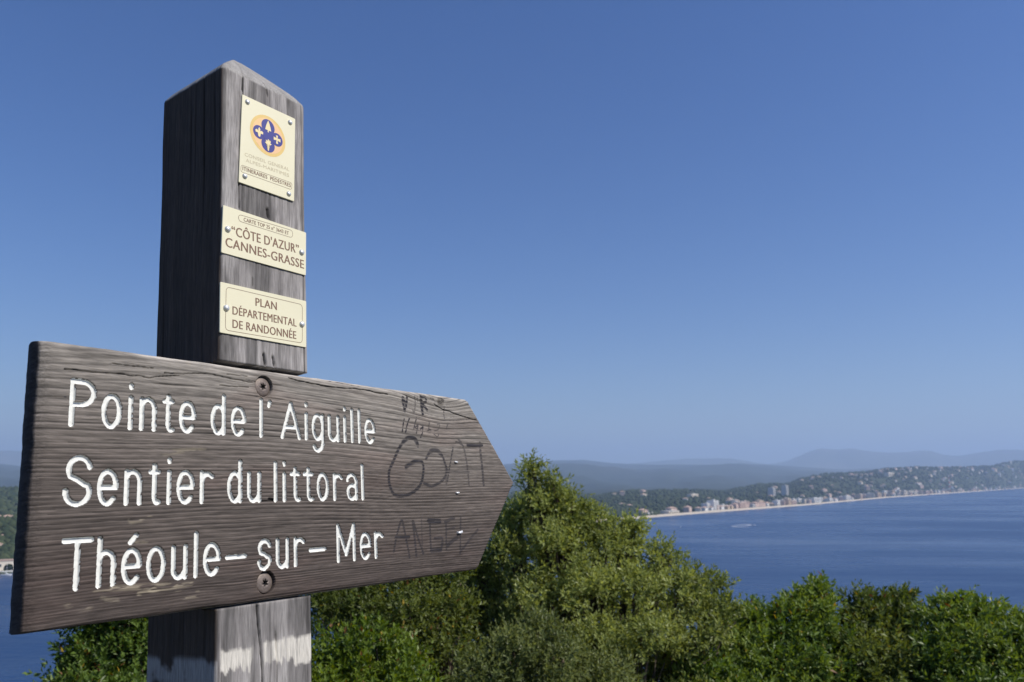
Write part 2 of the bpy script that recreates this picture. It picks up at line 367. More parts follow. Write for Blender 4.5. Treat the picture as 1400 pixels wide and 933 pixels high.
def house_label(me, row, px):
    return '%s tile-roofed house, %s, %s' % (('white', 'cream', 'ochre', 'pink')[VILLAS.index(me) % 4], ROWW[row], where(px))
# beachfront, thin at the left and dense from px 1000 to the right
px = 868.0
while px < 1440:
    r = shoreline_r(px)
    for row, (off, pr) in enumerate(((55, .9), (130, .8), (230, .6))):
        if px < 1000 and row > 0: continue
        if px < 960 and random.random() < .4: continue
        if random.random() > pr: continue
        low = px < 1000 or random.random() < .25
        wsel = random.choice([0, 1, 2, 3, 4, 6] if px < 1150 else [1, 2, 3, 1, 3, 0, 5])
        me = random.choice(VILLAS) if low else BLOCKS[wsel]
        if low: put_building('villa', me, px + random.uniform(-2, 2), r + off, A_height, house_label(me, row, px), 'house', 'small houses along the far beach', random.uniform(-.4, .4), 1.15)
        else: put_building('apartment_block', me, px + random.uniform(-2, 2), r + off, A_height, block_label(wsel, row, px), 'building', 'apartment blocks along the far beach', random.uniform(-.35, .35), random.uniform(.55, .95))
    px += random.uniform(5, 9)
for k in range(165):
    px = random.choice([random.uniform(1090, 1440), random.uniform(830, 1440), random.uniform(1190, 1400)])
    ra = float(interp(px, A_RNG)); r0 = shoreline_r(px); r = r0 + (ra - r0) * random.uniform(.16, .85)
    vi = random.choice([0, 1, 1, 4, 0, 2, 3]); put_building('villa', VILLAS[vi], px, r, A_height, '%s villa %s, far hills, %s' % (('white', 'cream', 'ochre', 'pink', 'long white')[vi], 'low on the slope' if (r - r0) / (ra - r0) < .4 else 'halfway up the slope' if (r - r0) / (ra - r0) < .65 else 'near the crest', where(px)), 'house', 'villas on the far wooded hills', random.uniform(-.6, .6), random.uniform(.75, 1.3), .6)
for k in range(34):
    px = random.uniform(1300, 1440)
    vi = random.choice([0, 1, 4, 0, 2, 3]); put_building('villa', VILLAS[vi], px, max(5280, shoreline_r(px) + 70) + random.uniform(120, 670), B_h, '%s villa on the dark headland hill at the far right' % ('white', 'cream', 'ochre', 'pink', 'white')[vi], 'house', 'villas on the headland hill', random.uniform(-.6, .6), random.uniform(1.0, 1.6), 1.0)
def big(name, wall, w, d, h, px, off, label):
    return put_building(name, block_mesh(wall, w, d, h), px, shoreline_r(px) + off, A_height, label, 'building')
big('hotel', WALLS[0], 26, 16, 21, 973, 60, 'bright white stepped building, brightest and tallest at the near end of the far beach')
big('apartment_block', WALLS[0], 22, 14, 15, 964, 75, 'lower white block just left of the brightest white seafront building')
big('apartment_block', WALLS[0], 40, 14, 9, 985, 80, 'long low white block just right of the brightest white seafront building')
big('tower_block', WALLS[4], 20, 16, 30, 1054, 520, 'grey tower block rising above the town, left of the pair')
big('tower_block', WALLS[4], 20, 16, 33, 1072, 560, 'grey tower block rising above the town, right of the pair')
big('long_building', WALLS[1], 48, 14, 10, 946, 700, 'long cream building alone on the low wooded slope')
big('hilltop_building', WALLS[1], 95, 18, 14, 1216, 900, 'long pale building high on the wooded slope above the town')
big('warehouse', WALLS[1], 44, 20, 6, 914, 40, 'long low cream beach building at the left end of the strip')
big('warehouse', WALLS[0], 26, 16, 6, 884, 42, 'small low white beach building nearest the tall shrub')
# slim striped mast above the town
mt = empty('lattice_mast'); d = col_dir(1297); r = shoreline_r(1297) + 260; mt.location = (d[0]*r, d[1]*r, float(A_height(np.array([1297.]), np.array([r]))[0]) - 1)
M_redp = mat_plain('red_mast_paint', (.45, .10, .07), .7)
for k in range(8):
    bm = bmesh.new()
    s0 = 2.6 - k * .22; s1 = s0 - .22; z0 = k * 10.02; z1 = z0 + 10
    for sx, sy in ((-1, -1), (1, -1), (1, 1), (-1, 1)):
        a = Vector((sx * s0, sy * s0, z0)); b2 = Vector((sx * s1, sy * s1, z1))
        for (q0, q1) in ((a, b2), (a, Vector((-sx * s1 if sx*sy > 0 else sx * s1, sy * s1 if sx*sy > 0 else -sy * s1, z1)))):
            t = .35; vv = [bm.verts.new(q0 + Vector(e)) for e in ((-t,-t,0),(t,-t,0),(t,t,0),(-t,t,0))] + [bm.verts.new(q1 + Vector(e)) for e in ((-t,-t,0),(t,-t,0),(t,t,0),(-t,t,0))]
            for q in ((0,1,5,4),(1,2,6,5),(2,3,7,6),(3,0,4,7),(0,3,2,1),(4,5,6,7)): bm.faces.new([vv[i] for i in q])
    link('mast_section', bm_mesh('mast_section', bm), M_redp if k % 2 == 0 else WALLS[0], mt)
tag(mt, 'slim red and white lattice mast standing above the far town', 'mast')

# left edge: quay building with an arch, houses in the trees, a moored sailing boat
def arch_building():
    root = empty('arched_building'); w, h, d = 15, 7.5, 9
    bm = bmesh.new()
    n = 14; R = 3.4; zc = 1.8
    outer = [(-w/2, 0), (-w/2, h), (w/2, h), (w/2, 0)]
    arc = [(R, 0)] + [(R * math.cos(a), zc + R * math.sin(a)) for a in np.linspace(0, math.pi, n)] + [(-R, 0)]
    loop = outer + arc
    fr = [bm.verts.new((x, -d/2, z)) for x, z in loop]; bk = [bm.verts.new((x, d/2, z)) for x, z in loop]
    bm.faces.new(fr); bm.faces.new(bk[::-1])
    for k in range(len(loop)):
        j = (k + 1) % len(loop); bm.faces.new([fr[k], bk[k], bk[j], fr[j]])
    bmesh.ops.recalc_face_normals(bm, faces=bm.faces); link('wall', bm_mesh('wall', bm), WALLS[1], root)
    bm = bmesh.new(); bm_box(bm, -w/2 - .4, w/2 + .4, -d/2 - .4, d/2 + .4, h + .02, h + .6); link('roof', bm_mesh('roof', bm), M_tile, root)
    for s in (-1, 1):
        bm = bmesh.new(); bm_box(bm, s * 5.6 - .6, s * 5.6 + .6, -d/2 - .1, -d/2 + .1, 3, 5); link('window', bm_mesh('window', bm), M_win, root)
    bm = bmesh.new(); bm_box(bm, -w/2 - 14, w/2 + 14, -d/2 - 4, d/2 - .5, -3, -.03); link('quay', bm_mesh('quay', bm), WALLS[4], root)
    return root
ab = arch_building(); P9 = at_sea(11, 783.5); rr = math.hypot(P9[0], P9[1]); ab.location = (P9[0] * (rr + 9) / rr, P9[1] * (rr + 9) / rr, 1.4); ab.rotation_euler[2] = face_cam(P9[0], P9[1])
tag(ab, 'pale waterside building with one big arch at the left edge', 'building')
for k, (pxx, off, lb) in enumerate(((2, 205, 'white house on the crest of the wooded point, farthest left'), (17, 208, 'pale house on the crest of the wooded point beside the sign'), (14, 120, 'small house half hidden in trees below the crest'), (4, 85, 'low house just above the arched waterside building'))):
    put_building('house', VILLAS[k], pxx, shoreline_r(pxx) + off, E_h, lb, 'house', None, .2 * k, .62 if k < 2 else .5, .5)

def boat_mesh_hull(L, B, Hh):
    bm = bmesh.new(); secs = [(-.5, .85, .9), (-.2, 1, .95), (.15, .9, 1.0), (.38, .5, 1.15), (.5, .04, 1.3)]; rows = []
    for t, w, h in secs:
        x = t * L; rows.append([bm.verts.new(p) for p in ((x, -B/2*w, Hh*h), (x, -B/2*w*.75, .05), (x, 0, -.25), (x, B/2*w*.75, .05), (x, B/2*w, Hh*h))])
    for a, b2 in zip(rows[:-1], rows[1:]):
        for k in range(4): bm.faces.new([a[k], a[k+1], b2[k+1], b2[k]])
        bm.faces.new([a[4], a[0], b2[0], b2[4]])
    bm.faces.new(rows[0][::-1]); bm.faces.new(rows[-1]); bmesh.ops.recalc_face_normals(bm, faces=bm.faces)
    return bm_mesh('hull', bm)
M_hull = mat_plain('white_gelcoat', (.75, .75, .74), .3)
def motorboat(loc, rz, L, label, mast=False):
    root = empty('sailing_boat' if mast else 'motor_boat', loc); root.rotation_euler[2] = rz
    link('hull', boat_mesh_hull(L, L * .34, L * .12), M_hull, root)
    bm = bmesh.new(); v = bm_box(bm, -L*.12, L*.16, -L*.10, L*.10, L*.121, L*.23)
    for k in (5, 6): v[k].co.x -= L * .07
    link('cabin', bm_mesh('cabin', bm), M_hull, root)
    bm = bmesh.new(); bm_box(bm, -L*.11, L*.09, -L*.104, L*.104, L*.165, L*.205); link('window', bm_mesh('window', bm), M_win, root)
    if mast:
        bm = bmesh.new(); bmesh.ops.create_cone(bm, segments=8, radius1=.12, radius2=.07, depth=L * 1.25, cap_ends=True, matrix=Matrix.Translation((0, 0, L*.23 + L*.625))); link('mast', bm_mesh('mast', bm), M_hull, root)
        bm = bmesh.new(); bmesh.ops.create_cone(bm, segments=8, radius1=.16, radius2=.16, depth=L * .42, cap_ends=True, matrix=Matrix.Translation((-L*.21, 0, L*.36)) @ Matrix.Rotation(math.pi/2, 4, 'Y')); link('boom', bm_mesh('boom', bm), M_hull, root)
    else:
        bm = bmesh.new(); bm_box(bm, -L*.56, -L*.505, -L*.04, L*.04, -.1, L*.16); link('outboard_motor', bm_mesh('outboard_motor', bm), M_win, root)
    return tag(root, label, 'boat')
bp_ = at_sea(1030.5, 718.6)
heading = math.atan2(.05, 1)
motorboat((bp_[0], bp_[1], 0), heading, 6.5, 'small white motor boat speeding right with a foam wake behind it')
mb2 = at_sea(930.5, 721); motorboat((mb2[0], mb2[1], 0), 1.2, 4.6, 'tiny white boat alone near the tall shrub, without a wake')
sb = at_sea(8.5, 787); motorboat((sb[0], sb[1], 0), .3, 7.0, 'small white sailing boat with bare mast moored before the arch', True)
# wake
m_, n_, l_, b_ = mat_new('sea_foam'); M_foam = m_
_nz = n_.new('ShaderNodeTexNoise'); _nz.inputs['Scale'].default_value = .8; _nz.inputs['Detail'].default_value = 6; _g = n_.new('ShaderNodeNewGeometry'); l_.new(_g.outputs['Position'], _nz.inputs['Vector'])
_r = n_.new('ShaderNodeMapRange'); _r.inputs[1].default_value = .36; _r.inputs[2].default_value = .56; l_.new(_nz.outputs[0], _r.inputs[0]); l_.new(_r.outputs[0], b_.inputs['Alpha']); b_.inputs['Base Color'].default_value = (.62, .66, .72, 1); b_.inputs['Roughness'].default_value = .8
def streak(pts, name='boat_wake'):
    V = []; 
    for (x0, y0, w) in pts:
        q = at_sea(x0, y0); q2 = at_sea(x0, y0 + w); q3 = at_sea(x0, y0 - w); V += [(q3[0], q3[1], .12), (q[0], q[1], .3), (q2[0], q2[1], .12)]
    Fc = []
    for k in range(len(pts) - 1):
        for j in range(2): Fc.append((3*k + j, 3*k + j + 1, 3*k + 4 + j, 3*k + 3 + j))
    return np.array(V), np.array(Fc)
Va, Fa = streak([(1029.5, 718.4, .15), (1026, 718.1, .75), (1020, 718.0, .45), (1012, 718.2, .28), (1004, 718.6, .12)])
Vb, Fb = streak([(1024, 720.6, .12), (1014, 720.7, .25), (1006, 720.4, .38), (1002, 720.0, .62), (1000, 719.9, .2)])
tag(link('boat_wake', mesh_np('boat_wake', np.concatenate([Va, Vb]), np.concatenate([Fa, Fb + len(Va)])), M_foam), 'white foam wake trailing left of the motor boat', 'wake', kind='stuff')

# ------------------------------------------------------------------ near hillside
def hill_z(x, y):
    r = np.hypot(x, y); 
    z = H - 1.62 - .35 * smooth(1.2, 4, y) - np.maximum(r - 2.2, 0) * .52 + .35 * (fbm(x / 2.5 + 7, y / 2.5, 71, 4) - .5) * smooth(1.5, 4, r)
    back = smooth(0, -14, y); z = z + back * np.maximum(r - 2.2, 0) * .62
    return z
gx = np.concatenate([np.linspace(-170, -14, 40), np.linspace(-13, 13, 120), np.linspace(14, 170, 40)]); gy = np.concatenate([np.linspace(-60, -6, 16), np.linspace(-5, 14, 100), np.linspace(15, 170, 40)])
GX, GY = np.meshgrid(gx, gy)
V = np.stack([GX, GY, hill_z(GX, GY)], -1).reshape(-1, 3)
M_soil = mat_land('dry_hillside', (.07, .06, .04), (.16, .13, .09), (.06, .075, .03), 2.2, .45, .6)
tag(link('hillside', mesh_np('hillside', V, grid_faces(len(gx), len(gy))), M_soil), kind='structure')
def ground(x, y): return float(hill_z(np.array([x]), np.array([y]))[0])

# ------------------------------------------------------------------ shrubs
def unit(v): return v / np.maximum(np.linalg.norm(v, axis=-1, keepdims=True), 1e-9)
def tube(bm, pts, r0, r1, seg=6):
    rows = []; n = len(pts)
    for k, p in enumerate(pts):
        t = Vector(pts[min(k+1, n-1)]) - Vector(pts[max(k-1, 0)]); t.normalize()
        a = t.orthogonal().normalized(); b2 = t.cross(a); r = r0 + (r1 - r0) * k / (n - 1)
        rows.append([bm.verts.new(Vector(p) + (a * math.cos(q) + b2 * math.sin(q)) * r) for q in np.linspace(0, 2 * math.pi, seg, endpoint=False)])
    for a, b2 in zip(rows[:-1], rows[1:]):
        for k in range(seg): bm.faces.new([a[k], a[(k+1) % seg], b2[(k+1) % seg], b2[k]])
    bm.faces.new(rows[-1]); bm.faces.new(rows[0][::-1])
def shrub(name, label, cat, clumps, leafL, ratio, pal, mat, base_px, seed, dens=1.0, group=None, accent=.0, nleaf=9, up=.55, shoot=.10, dy=0):
    clumps = [(x, y + (dy if r < 30 else dy * .6), r, d) for x, y, r, d in clumps]
    R = np.random.default_rng(seed)
    lowc = [c for c in clumps if c[2] >= 26]
    clumps = list(clumps) + [(x + 8, y + r * .7, r * .85, d + .6) for x, y, r, d in lowc] + [(x, 985 + 20 * (k % 2), 55, d - .2) for k, (x, y, r, d) in enumerate(lowc) if y > 860]
    cen = np.array([at_depth(x, y, d) for x, y, r, d in clumps]); rad = np.array([r * d / F for x, y, r, d in clumps])
    pos, axs = [], []; ncl = len(clumps)
    rad = np.where(rad > .12, rad * .90, rad * .74); cen[:, 2] -= np.where(rad > .12, .02, .035)
    for c, q in zip(cen, rad):
        n = int(dens * (350 if q > .12 else 290) * (q / .25) ** 2 + 8)
        dirs = unit(R.normal(size=(n, 3)))
        dirs[:, 2] = np.where(dirs[:, 2] < -.25, -dirs[:, 2], dirs[:, 2])
        fr = np.where(R.random(n) < .72, R.uniform(.72, 1.06, n), R.random(n) ** (1/3) * .8)
        # uneven outline: lumps
        fr *= .62 + .66 * vnoise(np.arctan2(dirs[:, 1], dirs[:, 0]) * 2.2 + seed, dirs[:, 2] * 3 + c[0] * 3, seed)
        pos.append(c + dirs * (q * fr)[:, None])
        axs.append(unit(dirs * .75 + np.array([0, 0, up]) + R.normal(size=(n, 3)) * .35))
    for c, q, spec in zip(cen, rad, clumps):            # leading sprays that break the outline
        if spec[1] > 860: continue
        for _ in range(int(3 + 7 * min(1, q / .2))):
            d0 = unit(R.normal(size=3) * np.array([.8, .8, .35]) + np.array([0, 0, .8])); ln = R.uniform(.3, 1.0) * (.05 + .22 * q); m_ = int(ln / .028) + 2
            tt_ = np.linspace(.0, 1, m_)[:, None]; crv = unit(d0 + R.normal(size=3) * .3)
            pos.append(c + d0 * q * .66 + d0 * ln * tt_ + crv * ln * .25 * tt_ ** 2); axs.append(unit(np.repeat(d0[None], m_, 0) + R.normal(size=(m_, 3)) * .45))
    pos = np.concatenate(pos); axs = np.concatenate(axs); n = len(pos)
    sl = shoot * R.uniform(.6, 1.3, n)
    k = nleaf
    t = np.tile(np.linspace(0.0, 1, k), (n, 1)) + R.normal(size=(n, k)) * .05
    ref = np.where(np.abs(axs[:, 2:3]) < .9, np.array([0, 0, 1.0]), np.array([1.0, 0, 0])); s1 = unit(np.cross(axs, ref)); s2 = np.cross(axs, s1)
    ang = R.uniform(0, 6.28, (n, 1)) + np.arange(k)[None] * 2.4 + R.normal(size=(n, k)) * .3
    rad_d = s1[:, None] * np.cos(ang)[..., None] + s2[:, None] * np.sin(ang)[..., None]
    al = np.clip(1.25 - .85 * t + R.normal(size=(n, k)) * .15, .2, 1.5)
    ld = unit(axs[:, None] * np.cos(al)[..., None] + rad_d * np.sin(al)[..., None])
    base = pos[:, None] + axs[:, None] * (t * sl[:, None])[..., None]
    nor = unit(axs[:, None] - ld * (axs[:, None] * ld).sum(-1, keepdims=True) + R.normal(size=(n, k, 3)) * .25); nor = unit(nor - ld * (nor * ld).sum(-1, keepdims=True))
    side = np.cross(ld, nor)
    L = leafL * (R.uniform(.7, 1.25, (n, 1)) * R.uniform(.7, 1.2, (n, k)))[..., None] * (1 - .3 * t[..., None] ** 3); Wd = L * ratio * .5
    v0 = base; v1 = base + ld * L * .45 + side * Wd + nor * L * .06; v2 = base + ld * L - nor * L * .10; v3 = base + ld * L * .45 - side * Wd + nor * L * .06
    V = np.stack([v0, v1, v2, v3], 2).reshape(-1, 3); m = n * k
    Fc = (np.arange(m) * 4)[:, None, None] + np.array([[0, 1, 2], [0, 2, 3]])[None]
    pal = np.array(pal); big = fbm(pos[:, 0] * 4 + seed, pos[:, 2] * 4 + pos[:, 1], seed, 2)
    tt = np.clip(big[:, None] + R.normal(size=(n, k)) * .16 + .18 * (t - .5), 0, 1)[..., None]
    col = pal[0] * (1 - tt) + pal[1] * tt
    col = col * R.uniform(.78, 1.22, (n, k, 1))
    acc = R.random((n, k)); 
    col = np.where((acc < accent)[..., None], np.array([.42, .30, .04]), col); col = np.where(((acc > accent) & (acc < accent * 2.0))[..., None], np.array([.20, .095, .030]), col)
    col = np.repeat(col.reshape(-1, 3), 4, 0)
    root_p = at_depth(*base_px); gz = ground(root_p[0], root_p[1]); root = empty(name, (root_p[0], root_p[1], gz))
    off = np.array([root_p[0], root_p[1], gz])
    fo = link('foliage', mesh_np('foliage', V - off, Fc.reshape(-1, 3), col, False), mat, root); fo['kind'] = 'stuff'
    bm = bmesh.new(); tr = bmesh.new(); mid = np.array([0, 0, max(.3, (cen[:, 2].mean() - gz) * .45)])
    tube(tr, [(0, 0, -.15), tuple(mid * .5 + R.normal(size=3) * .03), tuple(mid)], .06, .04, 8)
    for c, q in zip(cen - off, rad):
        p0 = mid * R.uniform(.55, 1); p3 = c + np.array([0, 0, q * .55]); p1_ = p0 + (p3 - p0) * .4 + R.normal(size=3) * .05 + np.array([0, 0, -.04]); p2_ = p0 + (p3 - p0) * .75 + R.normal(size=3) * .04
        tube(bm, [tuple(p0), tuple(p1_), tuple(p2_), tuple(p3)], .026, .006, 5)
        for _ in range(7):
            e = c + unit(R.normal(size=3)) * q * .8; tube(bm, [tuple(p2_), tuple((p2_ + e) / 2 + R.normal(size=3) * .02), tuple(e)], .009, .003, 4)
    link('stem', bm_mesh('stem', tr, True), M_bark, root); link('branches', bm_mesh('branches', bm, True), M_bark, root)
    tag(root, label, cat, group); print(name, m, 'leaves'); return root

OLIVE = [(0.116, 0.151, 0.036), (0.356, 0.402, 0.125)]
GREEN = [(0.075, 0.134, 0.024), (0.234, 0.309, 0.067)]
DARK = [(0.05, 0.095, 0.017), (0.167, 0.24, 0.044)]
GREY_ = [(0.105, 0.133, 0.048), (0.285, 0.323, 0.128)]
D1 = 5.6
main = [(727, 632, 11, D1), (721, 648, 12, D1), (731, 660, 13, D1), (738, 676, 17, D1), (757, 652, 8, D1), (763, 668, 11, D1), (782, 678, 13, D1), (765, 690, 18, D1), (740, 700, 34, D1), (780, 712, 32, D1), (811, 700, 14, D1), (808, 720, 18, D1),
        (705, 700, 22, D1), (690, 730, 30, D1), (850, 716, 15, D1), (866, 716, 14, D1), (858, 738, 24, D1), (905, 748, 13, D1 - .1), (915, 757, 11, D1 - .1), (890, 772, 26, D1 - .1), (830, 755, 36, D1 - .1), (760, 752, 42, D1 - .2), (700, 770, 40, D1 - .1),
        (945, 788, 20, D1 - .3), (972, 797, 15, D1 - .3), (982, 790, 8, D1 - .3), (930, 815, 34, D1 - .4), (870, 815, 42, D1 - .4), (800, 815, 48, D1 - .4), (735, 830, 46, D1 - .4), (985, 835, 28, D1 - .5), (960, 870, 40, D1 - .6), (890, 880, 46, D1 - .7), (815, 890, 48, D1 - .7), (660, 775, 26, D1), (650, 760, 14, D1), (660, 815, 36, D1), (690, 860, 40, D1 - .2), (640, 850, 34, D1), (850, 900, 50, D1 - .3), (760, 880, 50, D1), (930, 930, 50, D1 - .3), (680, 910, 48, D1)]
shrub('evergreen_shrub', 'tallest olive green evergreen shrub, rising to a point beside the arrow tip', 'shrub', main, .040, .42, OLIVE, M_leaf, (810, 900, D1), 11, 1.0, dy=5)
low = [(735, 880, 40, 4.5), (700, 905, 45, 4.4), (770, 915, 38, 4.4), (745, 950, 50, 4.4), (830, 935, 42, 4.5), (660, 940, 45, 4.3)]
shrub('low_shrub', 'grey green low shrub in front of the tallest shrub at the bottom edge', 'shrub', low, .036, .42, [(.088, .116, .036), (.245, .280, .095)], M_leaf, (740, 960, 4.4), 12, 1.0)
mid = [(470, 800, 40, 5.2), (520, 795, 42, 5.2), (570, 790, 38, 5.2), (615, 790, 34, 5.3), (450, 840, 42, 5.0), (500, 850, 44, 5.0), (560, 845, 44, 5.0), (615, 845, 36, 5.1), (440, 770, 40, 5.3), (560, 900, 48, 4.9), (620, 900, 40, 4.9)]
shrub('evergreen_shrub', 'dark olive shrub under the board between the post and the tallest shrub', 'shrub', mid, .038, .42, [(0.069, 0.1, 0.021), (0.206, 0.244, 0.062)], M_leaf, (530, 930, 5.0), 13, 1.0, accent=.004)
fern = [(460, 905, 38, 3.9), (505, 895, 34, 3.9), (545, 905, 34, 3.9), (480, 945, 46, 3.8), (430, 940, 40, 3.8), (550, 950, 44, 3.8), (520, 870, 22, 4.0)]
shrub('leafy_shrub', 'bright fresh green low shrub just right of the post foot', 'shrub', fern, .040, .46, [(.060, .110, .010), (.165, .225, .028)], M_gloss, (490, 980, 3.8), 14, .8, accent=.007)
lft = [(135, 860, 42, 4.6), (175, 850, 40, 4.6), (215, 845, 44, 4.7), (110, 900, 30, 4.5), (150, 900, 42, 4.5), (200, 905, 44, 4.5), (85, 928, 20, 4.4), (120, 945, 40, 4.4), (250, 860, 40, 4.7), (180, 960, 46, 4.4), (270, 920, 46, 4.6), (150, 820, 36, 4.7), (200, 805, 36, 4.7)]
shrub('leafy_shrub', 'dark green shrub with yellow leaves, under the square end of the board', 'shrub', lft, .046, .44, DARK, M_gloss, (190, 960, 4.5), 15, 1.0, accent=.016)
r1 = [(1050, 838, 22, 5.6), (1085, 822, 20, 5.6), (1107, 805, 13, 5.6), (1122, 800, 13, 5.6), (1132, 818, 14, 5.6), (1110, 840, 30, 5.5), (1070, 865, 36, 5.4), (1030, 850, 28, 5.5), (1125, 875, 36, 5.4), (1085, 915, 44, 5.2), (1030, 905, 40, 5.2), (1010, 870, 28, 5.4), (1130, 930, 40, 5.2), (1015, 940, 44, 5.1), (960, 930, 36, 5.0)]
shrub('strawberry_tree', 'glossy green shrub just right of the tallest shrub, with two small leading tips', 'shrub', r1, .050, .42, GREEN, M_gloss, (1070, 960, 5.3), 16, .95, 'glossy shrubs along the right', .007, dy=8)
r2 = [(1172, 806, 13, 5.7), (1195, 808, 14, 5.7), (1225, 808, 13, 5.7), (1236, 806, 11, 5.7), (1185, 832, 24, 5.6), (1222, 835, 26, 5.6), (1160, 850, 26, 5.6), (1200, 865, 36, 5.5), (1238, 858, 22, 5.5), (1170, 895, 38, 5.3), (1225, 905, 40, 5.3), (1190, 945, 46, 5.2)]
shrub('strawberry_tree', 'glossy green shrub second from the right edge, flat topped with ruddy tips', 'shrub', r2, .050, .42, [(0.065, 0.101, 0.021), (0.195, 0.234, 0.058)], M_gloss, (1200, 960, 5.4), 17, .95, 'glossy shrubs along the right', .007, dy=15)
r3 = [(1302, 815, 12, 5.5), (1298, 830, 18, 5.5), (1327, 826, 11, 5.5), (1343, 826, 11, 5.5), (1360, 832, 12, 5.5), (1275, 840, 16, 5.5), (1330, 848, 28, 5.4), (1285, 862, 30, 5.4), (1375, 850, 22, 5.4), (1400, 852, 18, 5.4), (1330, 895, 42, 5.2), (1275, 905, 38, 5.2), (1385, 895, 40, 5.2), (1300, 945, 46, 5.1), (1370, 945, 46, 5.1), (1430, 870, 36, 5.3), (1450, 920, 40, 5.2)]
shrub('strawberry_tree', 'glossy green shrub at the right edge with upright whorled tips', 'shrub', r3, .050, .42, GREEN, M_gloss, (1330, 960, 5.3), 18, .95, 'glossy shrubs along the right', .006, dy=7)

# ------------------------------------------------------------------ signpost
U = Vector((.5696, .8219, -.0078)).normalized(); Vv = Vector((-.0740, .0607, .9954)); Vv = (Vv - U * U.dot(Vv)).normalized(); Wv = U.cross(Vv)
SO = Vector((-.2507, .8204, H - .0057))
u0, uc, ut, vt, vb, DB, TH = -.2263, .3413, .4422, .1153, -.1140, .0026, .024
PW, PD, VTOP = .1145, .1140, .4543
BASE_V = -(1.60)
SM = Matrix(((U.x, Vv.x, Wv.x, 0), (U.y, Vv.y, Wv.y, 0), (U.z, Vv.z, Wv.z, 0), (0, 0, 0, 1)))
sign = empty('signpost'); bl = SO + Vv * BASE_V
sign.matrix_world = Matrix.Translation(bl) @ SM
tag(sign, 'weathered wooden trail signpost with an arrow board and three cream plaques', 'signpost')
def local(u, v, w): return (u, v - BASE_V, w)       # sign coordinates: u along the board, v up from the board's middle, w towards the viewer
def px_uv(px, py, w=DB):                             # photograph pixel -> point on the plane w of the sign
    r = Vector(ray(px, py)); o = Vector((0, 0, H)); t = ((SO + Wv * w) - o).dot(Wv) / r.dot(Wv); p = o + r * t - SO
    return p.dot(U), p.dot(Vv)

# --- post: one skin with relief, notch for the board, hipped top
rc = .0042
def perim(n_side=104):
    pts = []; nor = []
    hw, D = PW / 2, PD
    cs = [(-hw + rc, -rc, math.pi/2, math.pi), (-hw + rc, -D + rc, math.pi, 1.5*math.pi), (hw - rc, -D + rc, 1.5*math.pi, 2*math.pi), (hw - rc, -rc, 0, math.pi/2)]
    for k, (cx, cz, a0, a1) in enumerate(cs):
        for a in np.linspace(a0, a1, 7): pts.append((cx + rc * math.cos(a), cz + rc * math.sin(a))); nor.append((math.cos(a), math.sin(a)))
        nx = cs[(k + 1) % 4]; a = a1 % (2 * math.pi); p0 = np.array(pts[-1]); p1 = np.array((nx[0] + rc * math.cos(nx[2]), nx[1] + rc * math.sin(nx[2])))
        ns = n_side if k in (0, 3) else 30
        for t in np.linspace(0, 1, ns + 2)[1:-1]: pts.append(tuple(p0 + (p1 - p0) * t)); nor.append((math.cos(a1), math.sin(a1)))
    return np.array(pts), np.array(nor)
PP, PN = perim(); npp = len(PP)
arc = np.concatenate([[0], np.cumsum(np.linalg.norm(np.diff(PP, axis=0), axis=1))])
NT, NB = vt + .0055, vb - .003                        # notch limits
rows_v = np.concatenate([[BASE_V - .25], np.linspace(BASE_V, -.40, 60), np.linspace(-.398, NB, 140), [NB + 1e-4], np.linspace(NB + .01, NT - .01, 8), [NT - 1e-4], np.linspace(NT, VTOP - .006, 190)])
notch = (rows_v > NB) & (rows_v < NT)
AR, VR = np.meshgrid(arc, rows_v)
def post_field(ar, v):
    wv = ar + .006 * (fbm(v * 6, ar * 20, 3, 3) - .5)
    g1 = vnoise(wv * 420, v * 7, 1); g2 = vnoise(wv * 900, v * 18, 2); g3 = fbm(wv * 90, v * 3.0, 4, 3)
    crack = np.clip((vnoise(wv * 260, v * 2.6, 8) - .80) / .14, 0, 1)
    rel = .00045 * (g1 - .5) + .00022 * (g2 - .5) + .0007 * (g3 - .5) - .0014 * crack ** 2
    return rel, g1, g2, g3, crack
rel, g1, g2, g3, crack = post_field(AR, VR)
NU_ = np.broadcast_to(PN[None, :, 0], AR.shape); NW_ = np.broadcast_to(PN[None, :, 1], AR.shape)
PU = PP[None, :, 0] + NU_ * rel; PWc = PP[None, :, 1] + NW_ * rel
edge_w = .0022 * (fbm(VR * 9, AR * 3, 14, 3) - .5); PU = PU + NU_ * edge_w; PWc = PWc + NW_ * edge_w
# long checks traced on the front face
def seg_dist(uu, vv, pts):
    d = np.full(uu.shape, 9.0)
    for (a, b2) in zip(pts[:-1], pts[1:]):
        ax, ay = a; bx, by = b2; ex, ey = bx - ax, by - ay; L2 = ex*ex + ey*ey + 1e-12
        t = np.clip(((uu - ax) * ex + (vv - ay) * ey) / L2, 0, 1); d = np.minimum(d, np.hypot(uu - ax - t * ex, vv - ay - t * ey))
    return d
front = NW_ > .7
def checks_depth():
    dd = np.zeros(AR.shape); dark = np.zeros(AR.shape)
    lines = [[(331.5, 95), (331, 124)], [(327, 250), (327.5, 285)], [(352, 827), (353, 850), (356, 880), (358, 910), (360, 940)], [(377, 866), (378.5, 905), (379, 940)], [(362, 112), (366, 132)], [(366, 286), (367, 297)], [(361, 485), (363, 498)], [(373, 488), (375, 500)], [(345, 380), (346, 392)]]
    wid = [.0008, .0007, .0012, .0006, .0005, .0016, .0014, .0012, .0005]
    for ln, w in zip(lines, wid):
        pts = [px_uv(x, y, 0) for x, y in ln]; d = seg_dist(PU, VR, pts) + .0005 * (g2 - .5)
        mk = smooth(w * 1.4, w * .4, d) * front; dd = np.maximum(dd, mk * .003); dark = np.maximum(dark, mk)
    return dd, dark
dd, cdark = checks_depth(); PWc = PWc - dd
